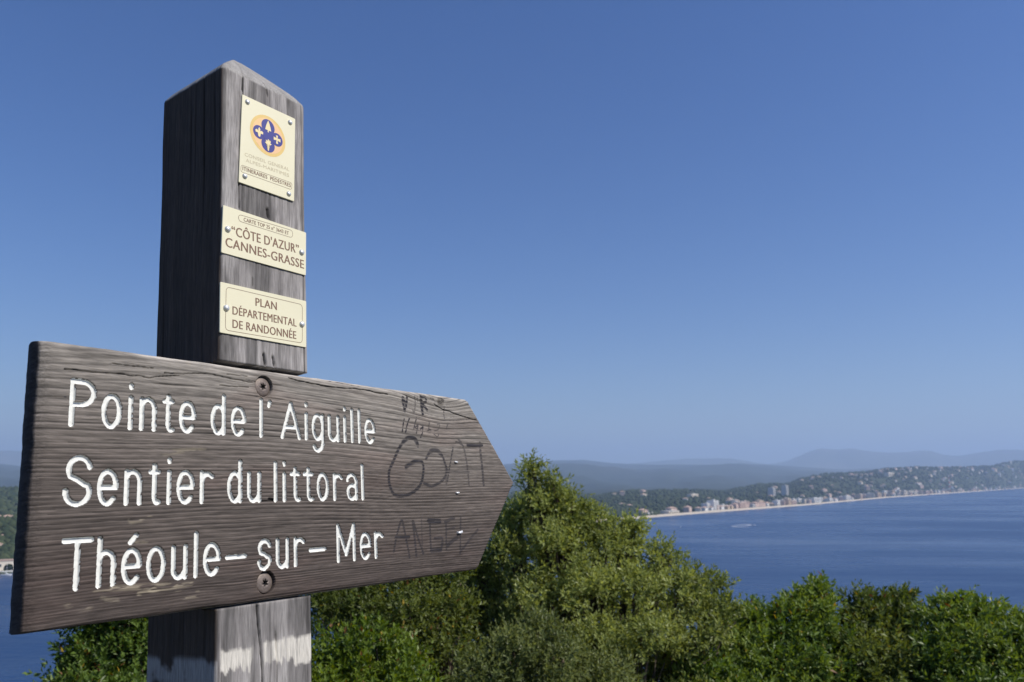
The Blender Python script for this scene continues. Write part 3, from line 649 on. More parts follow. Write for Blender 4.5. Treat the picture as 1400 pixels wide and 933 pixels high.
PWn = np.where(notch[:, None], np.minimum(PWc, DB - TH - .0012), PWc)
# colour: paler grey on front, right and top; darker brown on left and back
pale_side = smooth(-.55, .25, NU_ * .9 + NW_ * .75)
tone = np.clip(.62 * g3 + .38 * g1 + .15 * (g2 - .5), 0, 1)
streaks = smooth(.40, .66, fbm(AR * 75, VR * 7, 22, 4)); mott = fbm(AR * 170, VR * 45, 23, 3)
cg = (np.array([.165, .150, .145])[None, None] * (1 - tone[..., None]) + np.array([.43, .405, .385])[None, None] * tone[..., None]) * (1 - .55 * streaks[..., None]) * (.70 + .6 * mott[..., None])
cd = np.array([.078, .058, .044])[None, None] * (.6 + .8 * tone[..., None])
pc = cd * (1 - pale_side[..., None]) + cg * pale_side[..., None]
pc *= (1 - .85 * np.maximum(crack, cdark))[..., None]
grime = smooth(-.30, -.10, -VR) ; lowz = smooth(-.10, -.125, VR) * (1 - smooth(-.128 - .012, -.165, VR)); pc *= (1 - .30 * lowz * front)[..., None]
# worn white blaze painted round the post below the board
uu, vv_ = PU, VR
def band(px0, px1, y0, y1, y0r, y1r, w):
    a = px_uv(px0, y0, w); b2 = px_uv(px1, y0r, w); c = px_uv(px0, y1, w); d = px_uv(px1, y1r, w)
    t = (uu - a[0]) / (b2[0] - a[0]); top = a[1] + t * (b2[1] - a[1]); bot = c[1] + t * (d[1] - c[1])
    jag = .0055 * (vnoise(uu * 420, uu * 0, 33) - .5) + .007 * (fbm(uu * 160, vv_ * 90, 34) - .5)
    return smooth(-.02, .03, t) * smooth(1.02, .97, t) * smooth(-.001, .002, top + jag * .45 - vv_) * smooth(-.001, .002, vv_ - bot - jag * 1.7)
paint = band(301, 346, 891, 922, 885, 912, 0) * front + band(360, 428, 878, 908, 866, 906, 0) * front
worn = smooth(.30, .42, vnoise(AR * 520, VR * 30, 35) * .55 + fbm(AR * 60, VR * 60, 36) * .45)
left = NU_ < -.7
lb_top = px_uv(300, 897, 0)[1]; lp = left * smooth(-.001, .006, lb_top - VR + .006 * (fbm(AR * 60, VR * 30, 37) - .5)) * (1 - smooth(.05, .06, lb_top - VR)) * smooth(.38, .55, fbm(AR * 40, VR * 45, 38) + .12)
pm = np.clip(paint * (.35 + .65 * worn), 0, 1); pc = pc * (1 - pm[..., None]) + np.array([.58, .545, .48]) * pm[..., None]
lp = lp * .75; pc = pc * (1 - lp[..., None]) + np.array([.46, .44, .42]) * lp[..., None]
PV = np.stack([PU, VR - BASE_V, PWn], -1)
cap_rows = []; cap_cols = []; ctr = np.array([0.0, -PD / 2])
for fr, dz in ((.992, .0025), (.965, .0050), (.90, .0105), (.8, .0170), (.6, .0290), (.4, .0405), (.2, .0515), (.09, .0572), (.03, .0588), (.0, .0590)):
    q = ctr + (np.stack([PU[-1], PWn[-1]], -1) - ctr) * fr
    n_ = .0012 * (fbm(q[:, 0] * 90, q[:, 1] * 90, 44) - .5)
    cap_rows.append(np.stack([q[:, 0], np.full(npp, VTOP - .006 + dz - BASE_V) + n_, q[:, 1]], -1))
    cap_cols.append(np.broadcast_to(np.array([.30, .285, .265]), (npp, 3)) * (.7 + .6 * fbm(q[:, 0] * 200, q[:, 1] * 200, 45))[:, None])
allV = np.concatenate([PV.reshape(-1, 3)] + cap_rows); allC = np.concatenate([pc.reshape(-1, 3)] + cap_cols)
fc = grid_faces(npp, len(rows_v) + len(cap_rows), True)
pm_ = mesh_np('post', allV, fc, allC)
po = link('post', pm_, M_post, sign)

# --- board
NX, NY = 960, 345
sN = np.linspace(0, 1, NX); vN = np.linspace(vb, vt, NY); S, VB = np.meshgrid(sN, vN)
vm = (vt + vb) / 2; hh = (vt - vb) / 2
rightE = uc + (ut - uc) * (1 - np.abs(VB - vm) / hh) + .0008 * (fbm(VB * 90, VB * 0, 81) - .5)
leftE = u0 + .0012 * (fbm(VB * 70, VB * 0 + 4, 82) - .5)
UB = leftE + S * (rightE - leftE)
VBj = VB + (.0010 * (fbm(UB * 25, VB * 0 + 2, 83, 3) - .5)) * np.where(VB > vm, smooth(vm, vt, VB), smooth(vm, vb, VB))
ku, kv = px_uv(602, 549)
bend = -.018 * np.exp(-((UB - ku) / .055) ** 2) * np.exp(-np.maximum(kv - VB, 0) / .030)
l2u, l2v = px_uv(215, 492)
bend += .010 * np.exp(-((UB - l2u) / .10) ** 2) * smooth(l2v - .05, l2v + .02, VB)
warp = .016 * (fbm(UB * 2.6, VB * 4.5, 91, 2) - .5) + .0011 * (fbm(UB * 13, VB * 30, 92, 3) - .5)
rho = VB - bend + warp
dens = 235 + 70 * smooth(.02, -.06, VB)
ph = rho * 238 - 430 * rho * rho + .5 * np.sin(rho * 61) + 1.5 * vnoise(rho * 45, UB * .9, 93)
amp = .22 + .95 * vnoise(np.floor(ph) * 7.31, UB * 3.5, 94) * (.55 + .9 * fbm(UB * 5, rho * 50, 99, 3))
saw = ph - np.floor(ph); ring = np.where(saw < .72, saw / .72, (1 - saw) / .28)         # slow rise, steep fall: late wood ridges
ring = ring * ring * (3 - 2 * ring)
fib = vnoise(UB * 26, rho * 1000, 95); fib2 = vnoise(UB * 12, rho * 560, 96); fleck = fbm(UB * 60, rho * 640, 116, 2)
line = smooth(.30, .0, ring)
smoothtop = smooth(.045, .105, VB)                       # the bleached, finer-grained upper strip
ra = amp * (1 - .6 * smoothtop * smooth(.30, .10, UB))
zrel = .00060 * ra * (ring - .5) + .00032 * (fib - .5) + .00036 * (fib2 - .5)
# checks and cracks
crk = np.zeros(UB.shape)
def crack_px(pts, w, wob=.0006):
    global crk
    q = [px_uv(x, y) for x, y in pts]
    d = seg_dist(UB, VB + wob * (vnoise(UB * 120, VB * 0, 97) - .5) * 2, q); crk = np.maximum(crk, smooth(w, w * .25, d))
for pts, w in (([(88, 505), (150, 511), (205, 516), (245, 513)], .0007), ([(225, 510), (290, 512), (345, 523)], .0006), ([(395, 517), (440, 528), (490, 532), (530, 539)], .0008), ([(594, 553), (605, 560), (625, 567), (652, 575)], .0009), ([(300, 527), (340, 529)], .0005),  ([(356, 686), (374, 686)], .0009), ([(368, 683), (376, 685)], .0022), ([(310, 511), (338, 514)], .0005), ([(150, 498), (210, 503)], .0004)):
    crack_px(pts, w)
autoc = np.clip((vnoise(UB * 9, rho * 420, 98) - .90) / .07, 0, 1) * smooth(.02, .08, VB); crk = np.maximum(crk, autoc * .7)
zrel = zrel - .0016 * crk
# knot
kd = np.hypot((UB - ku) / 1.25, VB - kv); knot = smooth(.0075, .004, kd); zrel += knot * .0006 * np.sin(kd * 3800); 
# eased edges
el = UB - leftE; er = (rightE - UB) * .72; et = vt - VB; eb = VB - vb
def ease(d, r, dep): return dep * np.clip(1 - d / r, 0, 1) ** 2
zedge = ease(el, .010, .0035) + ease(np.maximum(er, 0), .004, .0018) + ease(et, .005, .0022) + ease(eb, .004, .0016)
Z = zrel - zedge

# colour of the board
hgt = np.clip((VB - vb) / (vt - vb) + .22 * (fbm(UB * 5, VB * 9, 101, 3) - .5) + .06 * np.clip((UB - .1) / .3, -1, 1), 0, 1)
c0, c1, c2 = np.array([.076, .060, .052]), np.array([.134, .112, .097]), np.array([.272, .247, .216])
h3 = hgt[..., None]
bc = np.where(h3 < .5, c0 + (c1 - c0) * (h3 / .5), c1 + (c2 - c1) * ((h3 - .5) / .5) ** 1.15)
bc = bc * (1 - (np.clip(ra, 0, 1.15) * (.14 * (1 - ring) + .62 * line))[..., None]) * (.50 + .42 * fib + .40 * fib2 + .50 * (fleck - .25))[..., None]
rosy = smooth(.5, .72, fbm(UB * 7, VB * 38, 102, 3)) * .35; bc = bc * (1 + rosy[..., None] * np.array([.10, -.06, -.08]))
patch = smooth(.56, .66, fbm(UB * 11 + 3, VB * 26, 103, 4)) * smooth(.06, .11, VB); bc = bc * (1 - .28 * patch[..., None])
bc = bc * (1 + .55 * smooth(.0035, .0005, et + .0015 * (fib2 - .5)))[..., None]; bc = bc * (1 - .82 * crk[..., None]); bc = bc * (1 - .6 * (knot * (.5 + .5 * np.sin(kd * 3800)))[..., None])  # top edge lightened in the colour: painted highlight of a sunlit bevel
def scrape(x0, y0, x1, y1, wpx, amt):
    global bc
    a = px_uv(x0, y0); b2 = px_uv(x1, y1); d = seg_dist(UB, VB, [a, b2]) * 1350
    m = smooth(wpx, wpx * .2, d) * smooth(.48, .60, fbm(UB * 70, rho * 420, 104, 3)) * amt
    bc = bc * (1 - m[..., None]) + np.array([.30, .255, .185]) * m[..., None]
for a in ((130, 806, 240, 800, 5, .7), (205, 808, 262, 798, 4, .8), (190, 812, 215, 806, 4, .7), (242, 815, 268, 812, 7, .8), (180, 712, 205, 706, 6, .7), (225, 620, 280, 612, 5, .5), (95, 825, 120, 830, 8, .3), (186, 742, 200, 740, 4, .5), (140, 820, 160, 822, 5, .35), (252, 487, 258, 497, 5, .3)): scrape(*a)
# marker scribbles
ink = np.zeros(UB.shape)
def scrib(pts, ox, oy, k, w, s=.8):
    global ink
    q = [px_uv(ox + x / k, oy + y / k) for x, y in pts]
    # rounded path through the points
    qq = []
    for i in range(len(q) - 1):
        p0 = np.array(q[max(i-1, 0)]); p1 = np.array(q[i]); p2 = np.array(q[i+1]); p3 = np.array(q[min(i+2, len(q)-1)])
        for t in np.linspace(0, 1, 6, endpoint=False): qq.append(.5 * ((2*p1) + (p2-p0)*t + (2*p0-5*p1+4*p2-p3)*t*t + (3*p1-p0-3*p2+p3)*t**3))
    qq.append(np.array(q[-1]))
    xs = np.array(qq); mk = (UB > xs[:, 0].min() - .006) & (UB < xs[:, 0].max() + .006) & (VB > xs[:, 1].min() - .006) & (VB < xs[:, 1].max() + .006)
    d = seg_dist(UB[mk], VB[mk], qq) + .0007 * (fib[mk] - .5)
    wear = smooth(.12, .55, ring[mk] * .5 + .5 * fbm(UB[mk] * 90, VB[mk] * 260, 105))
    w = w * 1.45; ink[mk] = np.maximum(ink[mk], smooth(w, w * .55, d) * min(1, s * 1.55) * (.3 + .7 * wear) * (1 - .45 * line[mk]))
g = (520, 530, 8.75)
for pts, w, s in (([(265, 122), (275, 200), (292, 280)], .0019, 1.2), ([(275, 120), (300, 190), (312, 235)], .0014, 1.0), ([(318, 110), (312, 200), (298, 245)], .0016, 1.0), ([(408, 105), (418, 200), (405, 290), (385, 270)], .0012, .35), ([(440, 110), (445, 170)], .0009, .35), ([(485, 110), (492, 210), (506, 312)], .0023, 1.2), ([(486, 116), (535, 118), (545, 165), (500, 205), (535, 235), (560, 275)], .0017, .9),
                  ([(765, 235), (758, 300), (765, 372)], .0008, .5), ([(600, 130), (640, 160), (625, 130), (655, 175)], .0006, .5), ([(700, 130), (760, 150), (720, 190), (700, 150)], .0006, .5),
                  ([(285, 380), (272, 450), (262, 528)], .0010, .75), ([(345, 375), (320, 450), (302, 532)], .0010, .75), ([(432, 365), (415, 430), (400, 500)], .0008, .65), ([(455, 440), (420, 480), (450, 500)], .0008, .6), ([(455, 440), (430, 545)], .0008, .6), ([(485, 450), (510, 470), (480, 500)], .0010, .8), ([(510, 450), (505, 530), (482, 600)], .0008, .7), ([(585, 405), (580, 500)], .0007, .55), ([(560, 520), (600, 505), (605, 525)], .0006, .5), ([(680, 445), (710, 440), (695, 500), (650, 520)], .0006, .4), ([(640, 560), (680, 590), (700, 555)], .0007, .55), ([(825, 435), (800, 450), (795, 495)], .0007, .5)):
    scrib(pts, *g, w, s)
g = (520, 590, 8.75)
for pts, w, s in (([(450, 175), (425, 95), (330, 75), (230, 190), (150, 370), (105, 480), (112, 640), (180, 765), (330, 755), (440, 690), (500, 580), (515, 430), (485, 355), (400, 360), (305, 425)], .0019, .62), ([(440, 140), (400, 85), (330, 80), (270, 130)], .0026, .55), ([(305, 425), (400, 365), (470, 360)], .0026, .45),
                  ([(545, 330), (600, 240), (660, 225), (735, 285), (770, 380), (795, 480), (740, 590), (620, 650), (520, 620)], .0018, .55), ([(600, 240), (660, 220), (725, 270)], .0028, .5), ([(780, 440), (790, 630)], .0018, .35),
                  ([(870, 195), (850, 300), (800, 600)], .0013, .5), ([(905, 130), (980, 155)], .0014, .55), ([(935, 100), (985, 165), (1020, 300), (1045, 470), (1060, 640)], .0016, .38), ([(790, 470), (1060, 490)], .0017, .3),
                  ([(1045, 160), (1130, 165), (1215, 160)], .0024, .6), ([(1190, 140), (1198, 260), (1215, 400), (1235, 640)], .0022, .48)):
    scrib(pts, *g, w, s)
g = (520, 690, 8.75)
for pts, w, s in (([(250, 180), (200, 350), (160, 560)], .0014, .5), ([(260, 180), (310, 420), (350, 630)], .0014, .5), ([(180, 400), (345, 390)], .0016, .6), ([(385, 200), (410, 400), (430, 610)], .0016, .5), ([(395, 200), (450, 400), (515, 590)], .0014, .5), ([(490, 180), (505, 590)], .0010, .3), ([(575, 195), (710, 200)], .0026, .6), ([(590, 200), (605, 560)], .0014, .5), ([(610, 550), (720, 545)], .0026, .55), ([(650, 410), (740, 410), (725, 550)], .0018, .45),
                  ([(775, 210), (880, 160)], .0020, .45), ([(785, 210), (790, 540)], .0014, .45), ([(800, 300), (880, 280)], .0014, .35), ([(800, 500), (860, 440), (920, 400)], .0022, .45), ([(960, 150), (955, 580)], .0014, .45), ([(955, 570), (1060, 430), (1165, 300)], .0016, .4)):
    scrib(pts, *g, w, s)
bc = bc * (1 - ink[..., None]) + np.array([.022, .021, .026]) * ink[..., None]

# --- routed letters: single-stroke glyphs; x runs 0..1 between the stems, y: 0 base line, 1 x-height (A = cap height set per line)
def arcp(cx, cy, rx, ry, a0, a1, n=14): return [(cx + rx * math.cos(math.radians(a)), cy + ry * math.sin(math.radians(a))) for a in np.linspace(a0, a1, n)]
def glyph(ch, A):
    A_ = A
    if ch == 'P': return [[(0, 0), (0, A_)], [(0, A_), (.45, A_)] + arcp(.45, A_ - A_*.265, .55, A_*.265, 90, -90) + [(0, A_*.47)]]
    if ch in 'oO': return [arcp(.5, .5, .5, .5, 90, 450, 30)]
    if ch == 'i': return [[(.5, 0), (.5, 1)], [(.53, 1.36), (.51, 1.42)]]
    if ch == 'n': return [[(0, 0), (0, 1)], [(0, .80)] + arcp(.5, .66, .5, .34, 140, 0, 10) + [(1, 0)]]
    if ch == 't': return [[(.42, A_ * .86), (.42, .22)] + arcp(.78, .22, .36, .22, 180, 290, 8), [(.0, 1.0), (.85, 1.0)]]
    if ch in 'eé':
        g_ = [[(.02, .50), (1, .50)] + arcp(.5, .52, .5, .48, 0, 180, 16) + arcp(.5, .48, .5, .48, 180, 318, 12)]
        if ch == 'é': g_.append([(.38, 1.24), (.74, 1.47)])
        return g_
    if ch == 'd': return [[(1, 0), (1, A_)], arcp(.54, .5, .54, .5, 28, 332, 24)]
    if ch == 'l': return [[(.5, 0), (.5, A_)]]
    if ch == "'": return [[(.60, A_ * .97), (.5, A_ * .86)]]
    if ch == 'A': return [[(0, 0), (.5, A_), (1, 0)], [(.20, A_ * .30), (.80, A_ * .30)]]
    if ch == 'g': return [[(1, 1.0), (1, -.12)] + arcp(.5, -.12, .5, .36, 0, -150, 12), arcp(.5, .5, .5, .5, 30, 330, 24)]
    if ch == 'u': return [[(0, 1), (0, .34)] + arcp(.48, .30, .48, .30, 180, 330, 12) + [(1, .22)], [(1, 1), (1, 0)]]
    if ch == 'S': return [arcp(.55, A_*.745, .45, A_*.255, 12, 90, 6) + arcp(.55, A_*.745, .47, A_*.255, 95, 215, 10) + [(.50, A_*.515), (.78, A_*.42)] + arcp(.48, A_*.26, .52, A_*.26, 32, -90, 10) + arcp(.48, A_*.26, .50, A_*.26, -95, -185, 8)]
    if ch == 's': return [arcp(.53, .745, .45, .255, 15, 90, 5) + arcp(.53, .745, .47, .255, 95, 220, 9) + [(.48, .52), (.76, .42)] + arcp(.48, .26, .50, .26, 30, -90, 9) + arcp(.48, .26, .48, .26, -95, -180, 7)]
    if ch == 'r': return [[(0, 0), (0, 1)], [(0, .70), (.12, .84), (.36, .95), (.66, .96), (.95, .86)]]
    if ch == 'a': return [arcp(.5, .70, .5, .30, 168, 0, 12) + [(1, 0)], arcp(.55, .28, .52, .28, 55, 325, 20)]
    if ch == 'T': return [[(0, A_), (1, A_)], [(.5, A_), (.5, 0)]]
    if ch == 'h': return [[(0, 0), (0, A_)], [(0, .80)] + arcp(.5, .66, .5, .34, 140, 0, 10) + [(1, 0)]]
    if ch == '-': return [[(0, .52), (1, .52)]]
    if ch == 'M': return [[(0, 0), (0, A_), (.5, A_ * .16), (1, A_), (1, 0)]]
# letter, left and right stem in photograph pixels; the line's base / x-height / cap pixels give v
LINES = [
 ("line1", [(98, 579), (210, 585.5), (306, 591.5), (419, 601), (491, 605)], [(179, 544), (200, 546), (419, 566), (506, 575)], [(100, 520), (306, 541.4), (357, 548), (481, 561)],
  [('P', 99, 128.4, 549), ('o', 142.4, 163.8, 562), ('i', 173.7, 183.7, 565), ('n', 194, 211.4, 566), ('t', 225, 237.5, 566), ('e', 248, 265.6, 572), ('d', 291, 306.2, 575), ('e', 318.6, 334.2, 577), ('l', 352.5, 362, 572), ("'", 363.6, 372.6, 553), ('A', 386.3, 409.8, 590), ('i', 414, 424, 584), ('g', 428.6, 441.6, 585), ('u', 450.5, 462.5, 588), ('i', 466.7, 476.5, 585), ('l', 476.6, 486.4, 585), ('l', 486.6, 496.2, 585), ('e', 500.5, 511.8, 590)]),
 ("line2", [(173, 687), (231, 686.4), (276, 685.6), (377, 684.7), (389, 684.7), (496, 682)], [(182, 645), (231, 645.3), (341, 647), (441, 649.6)], [(108, 625.6), (328.7, 631.4), (377, 633), (496, 637)],
  [('S', 91.2, 123, 656), ('e', 136.7, 158.9, 665), ('n', 173.3, 191.4, 666), ('t', 206, 218.5, 664), ('i', 226.3, 236.3, 665), ('e', 244.8, 263.7, 665), ('r', 276.3, 291.2, 665), ('d', 313.5, 328.7, 665), ('u', 340.7, 354.7, 666), ('l', 371.9, 381.9, 660), ('i', 384, 394, 666), ('t', 399, 411, 665), ('t', 416.8, 428.8, 665), ('o', 435.5, 447.9, 666), ('r', 457.7, 468, 666), ('a', 475.8, 487.3, 666), ('l', 491, 500.6, 662)]),
 ("line3", [(103.5, 803), (136, 800), (155, 798.5), (268, 787.3), (404, 773.8), (462, 767.4), (514, 763)], [(155, 754.4), (214, 749.5), (290, 744.6), (386, 738.6), (500, 730.4)], [(105, 738.7), (136, 736.4), (268, 729.8), (473, 718.9)],
  [('T', 87, 123.6, 770), ('h', 136, 155.6, 770), ('é', 169.5, 190.9, 774), ('o', 203.5, 223.8, 770), ('u', 237.2, 253.6, 770), ('l', 263, 273.2, 760), ('e', 280.9, 299.3, 765), ('-', 310.7, 335.3, 764), ('s', 354.5, 369.5, 759), ('u', 379.7, 393.3, 757), ('r', 404.3, 416.5, 756), ('-', 424.9, 444.6, 754.5), ('M', 462.5, 484.3, 743), ('e', 494.2, 506.2, 747), ('r', 513.9, 524, 746)])]
LR, LD = .00216, .0020
letters = []
for nm, bs, xs_, cs, glyphs in LINES:
    vb_ = np.mean([px_uv(*p)[1] for p in bs]); vx = np.mean([px_uv(*p)[1] for p in xs_]); vc = np.mean([px_uv(*p)[1] for p in cs]); xh = vx - vb_; A = (vc - vb_) / xh
    print(nm, [round(px_uv(*p)[1] * 1000, 1) for p in bs + xs_ + cs], 'A', round(A, 2))
    for ch, xl, xr, ym in glyphs:
        ul = px_uv(xl, ym)[0]; ur = px_uv(xr, ym)[0]
        st = []
        for poly in glyph(ch, A):
            st.append([(ul + x * (ur - ul), vb_ + (y * xh if not (ch == 'i' and y > 1.2) else y * xh)) for x, y in poly])
        letters.append((ch, st))
lmask = np.zeros(UB.shape)
board_o = None
letter_meshes = []
for ch, st in letters:
    allp = np.array([p for s in st for p in s]); a0, a1 = allp.min(0) - .006, allp.max(0) + .006
    mk = (UB > a0[0]) & (UB < a1[0]) & (VB > a0[1]) & (VB < a1[1])
    d = np.full(mk.sum(), 9.0)
    for s in st: d = np.minimum(d, seg_dist(UB[mk], VB[mk], s))
    d = d + .00030 * (vnoise(UB[mk] * 380, VB[mk] * 560, 111) - .5) * 2
    lmask[mk] = np.maximum(lmask[mk], smooth(LR + .00022, LR - .00028, d))
    step = .00052; nx = int((a1[0] - a0[0]) / step) + 1; ny = int((a1[1] - a0[1]) / step) + 1
    gx_, gy_ = np.meshgrid(a0[0] + np.arange(nx) * step, a0[1] + np.arange(ny) * step)
    dg = np.full(gx_.shape, 9.0)
    for s in st: dg = np.minimum(dg, seg_dist(gx_, gy_, s))
    zz = DB - LD * np.sqrt(np.clip(1 - (dg / (LR * 1.04)) ** 6, 0, 1)) - .0002 + .00025 * (fbm(gx_ * 300, gy_ * 300, 112, 2) - .5)
    inside = dg < LR * 1.22; ok = inside[:-1, :-1] & inside[1:, :-1] & inside[:-1, 1:] & inside[1:, 1:]
    idx = np.arange(nx * ny).reshape(ny, nx); fcs = np.stack([idx[:-1, :-1][ok], idx[:-1, 1:][ok], idx[1:, 1:][ok], idx[1:, :-1][ok]], 1)
    used = np.unique(fcs); rm = np.full(nx * ny, -1); rm[used] = np.arange(len(used))
    vv3 = np.stack([gx_, gy_ - BASE_V, zz], -1).reshape(-1, 3)[used]
    letter_meshes.append((ch, mesh_np('letter', vv3, rm[fcs])))
Z = Z * (1 - lmask) - lmask * (LD + .0018)
bc = bc * (1 - .25 * lmask[..., None])
# counterbored screw holes
SCREWS = [px_uv(361, 528.5), px_uv(364, 797)]
for su, sv in SCREWS:
    d = np.hypot(UB - su, VB - sv); hole = smooth(.0113, .0104, d + .0004 * (fib - .5)); Z = Z * (1 - hole) - .0052 * hole
    bc = bc * (1 - .55 * hole[..., None]) ; halo = smooth(.020, .011, d) * (1 - hole) * .3; bc = bc * (1 - halo[..., None]) + np.array([.085, .06, .045]) * halo[..., None]
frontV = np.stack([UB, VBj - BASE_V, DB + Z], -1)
# skirt: front edge -> sides -> back
idx = np.arange(NX * NY).reshape(NY, NX)
loop = np.concatenate([idx[0, :], idx[1:, -1], idx[-1, ::-1][1:], idx[::-1, 0][1:-1]])
fv = frontV.reshape(-1, 3); lv = fv[loop]; nl = len(loop)
lc = bc.reshape(-1, 3)[loop]
sides = []; scol = []
ln_ = np.arange(nl)
for k, t in enumerate((.12, .35, .6, .85, 1.0)):
    q = lv.copy(); q[:, 2] = lv[:, 2] * (1 - t) + (DB - TH) * t
    cen_ = np.array([.09, (vt + vb) / 2 - BASE_V]); o_ = (q[:, :2] - cen_); o_ = o_ / np.linalg.norm(o_, axis=1, keepdims=True)
    q[:, :2] += o_ * (.0022 * math.sin(math.pi * min(1, t * 1.05)) + .0006 * (vnoise(ln_ * .11, ln_ * 0 + k * 1.7, 121)[:, None] - .5))
    sides.append(q)
    isleft = (lv[:, 0] < u0 + .004).astype(float)[:, None]
    wood = np.array([.34, .32, .29]) * (.7 + .6 * vnoise(ln_ * .3, ln_ * 0 + k, 122))[:, None]
    endg = np.array([.050, .042, .039]) * (.6 + .8 * vnoise(ln_ * .5, ln_ * 0 + k * 3, 123))[:, None]
    scol.append(wood * (1 - isleft) + endg * isleft)
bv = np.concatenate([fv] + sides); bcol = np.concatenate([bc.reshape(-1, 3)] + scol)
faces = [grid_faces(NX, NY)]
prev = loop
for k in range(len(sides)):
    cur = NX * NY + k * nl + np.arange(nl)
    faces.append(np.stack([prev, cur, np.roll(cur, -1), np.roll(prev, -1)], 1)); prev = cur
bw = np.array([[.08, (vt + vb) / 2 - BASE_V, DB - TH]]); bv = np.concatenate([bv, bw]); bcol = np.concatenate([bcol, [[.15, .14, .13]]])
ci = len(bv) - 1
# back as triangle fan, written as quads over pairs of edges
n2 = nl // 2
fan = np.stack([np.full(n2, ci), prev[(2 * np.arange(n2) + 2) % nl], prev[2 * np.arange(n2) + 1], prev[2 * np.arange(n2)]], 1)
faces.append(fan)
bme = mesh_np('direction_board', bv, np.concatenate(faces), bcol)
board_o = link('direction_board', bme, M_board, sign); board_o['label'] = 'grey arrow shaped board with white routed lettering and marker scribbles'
for ch, me in letter_meshes: link('letter', me, M_letter, board_o)

# screws with a star recess
def screw_mesh():
    bm = bmesh.new(); R = .0100; prof = [(R, -.0022), (R, -.0004), (R * .93, .0003), (R * .75, .0008), (R * .52, .0012)]
    n = 48; rows = []
    for r, z in prof: rows.append([bm.verts.new((r * math.cos(a), r * math.sin(a), z)) for a in np.linspace(0, 2*math.pi, n, endpoint=False)])
    star = [bm.verts.new(((.0029 + .0009 * math.cos(6 * a)) * math.cos(a), (.0029 + .0009 * math.cos(6 * a)) * math.sin(a), .0014)) for a in np.linspace(0, 2*math.pi, n, endpoint=False)]
    star2 = [bm.verts.new((v.co.x * .9, v.co.y * .9, -.0018)) for v in star]
    rows += [star, star2]
    for i, (a, b2) in enumerate(zip(rows[:-1], rows[1:])):
        for k in range(n):
            f = bm.faces.new([a[k], a[(k+1) % n], b2[(k+1) % n], b2[k]]); f.smooth = True; f.material_index = 1 if i == len(rows) - 2 else 0
    bm.faces.new(star2).material_index = 1
    return bm_mesh('screw', bm)
sme = screw_mesh(); sme.materials.append(M_screw); sme.materials.append(M_black)
for k, (su, sv) in enumerate(SCREWS):
    o = link('screw', sme, None, board_o); o.location = local(su, sv, DB - .0030); o.rotation_euler = (.05 * (k - .5), .04, .4 + k)
# staples
def staple_mesh():
    bm = bmesh.new(); pts = [(-.0033, 0, -.003), (-.0033, 0, .0006), (-.0022, 0, .0011), (.0022, 0, .0011), (.0033, 0, .0006), (.0033, 0, -.003)]
    tube(bm, pts, .00075, .00075, 6); return bm_mesh('staple', bm, True)
stm = staple_mesh(); stm.materials.append(M_staple)
for k, (x, y, s) in enumerate(((623, 632, .85), (625, 674, .95), (628, 728, 1.4))):
    a, b2 = px_uv(x, y); o = link('staple', stm, None, board_o); o.location = local(a, b2, DB + .0003); o.rotation_euler = (0, 0, (-.1, .05, .12)[k]); o.scale = (s, s * 1.5, s * 1.3)

# --- plaques
def tri_text(s, bold=.0):
    cu = bpy.data.curves.new('lettering', 'FONT'); cu.body = s; cu.size = 1; cu.offset = bold; cu.resolution_u = 3; cu.space_character = 1.06
    o = bpy.data.objects.new('tmp', cu); C.objects.link(o); dg = bpy.context.evaluated_depsgraph_get(); dg.update()
    me = bpy.data.meshes.new_from_object(o.evaluated_get(dg)); bpy.data.objects.remove(o); bpy.data.curves.remove(cu)
    return me
capref = tri_text('H'); CAPH = max(v.co.y for v in capref.vertices)
TK = .0016                                             # plaque thickness
def plaque(corners, label):
    q = [px_uv(x, y, TK) for x, y in corners]           # TL TR BR BL
    bm = bmesh.new(); r = .0012; pts = []
    for k in range(4):
        p = np.array(q[k]); a = np.array(q[k-1]); b2 = np.array(q[(k+1) % 4]); ea = (a - p) / np.linalg.norm(a - p); eb_ = (b2 - p) / np.linalg.norm(b2 - p)
        for t in (0, .5, 1): pts.append(p + ea * r * (1 - t) ** 2 + eb_ * r * t ** 2)
    c = np.mean(pts, 0)
    lay = [[bm.verts.new((*(c + (p - c) * s), z)) for p in pts] for s, z in ((1, .0002), (1, TK - .0003), (.994, TK))]
    for a, b2 in zip(lay[:-1], lay[1:]):
        for k in range(len(pts)): bm.faces.new([a[k], a[(k+1) % len(pts)], b2[(k+1) % len(pts)], b2[k]])
    bm.faces.new(lay[-1]); bm.faces.new(lay[0][::-1]); bmesh.ops.recalc_face_normals(bm, faces=bm.faces)
    for v in bm.verts: v.co = local(v.co.x, v.co.y, v.co.z)
    o = link('plaque', bm_mesh('plaque', bm), M_plaque, sign); o['label'] = label; return o
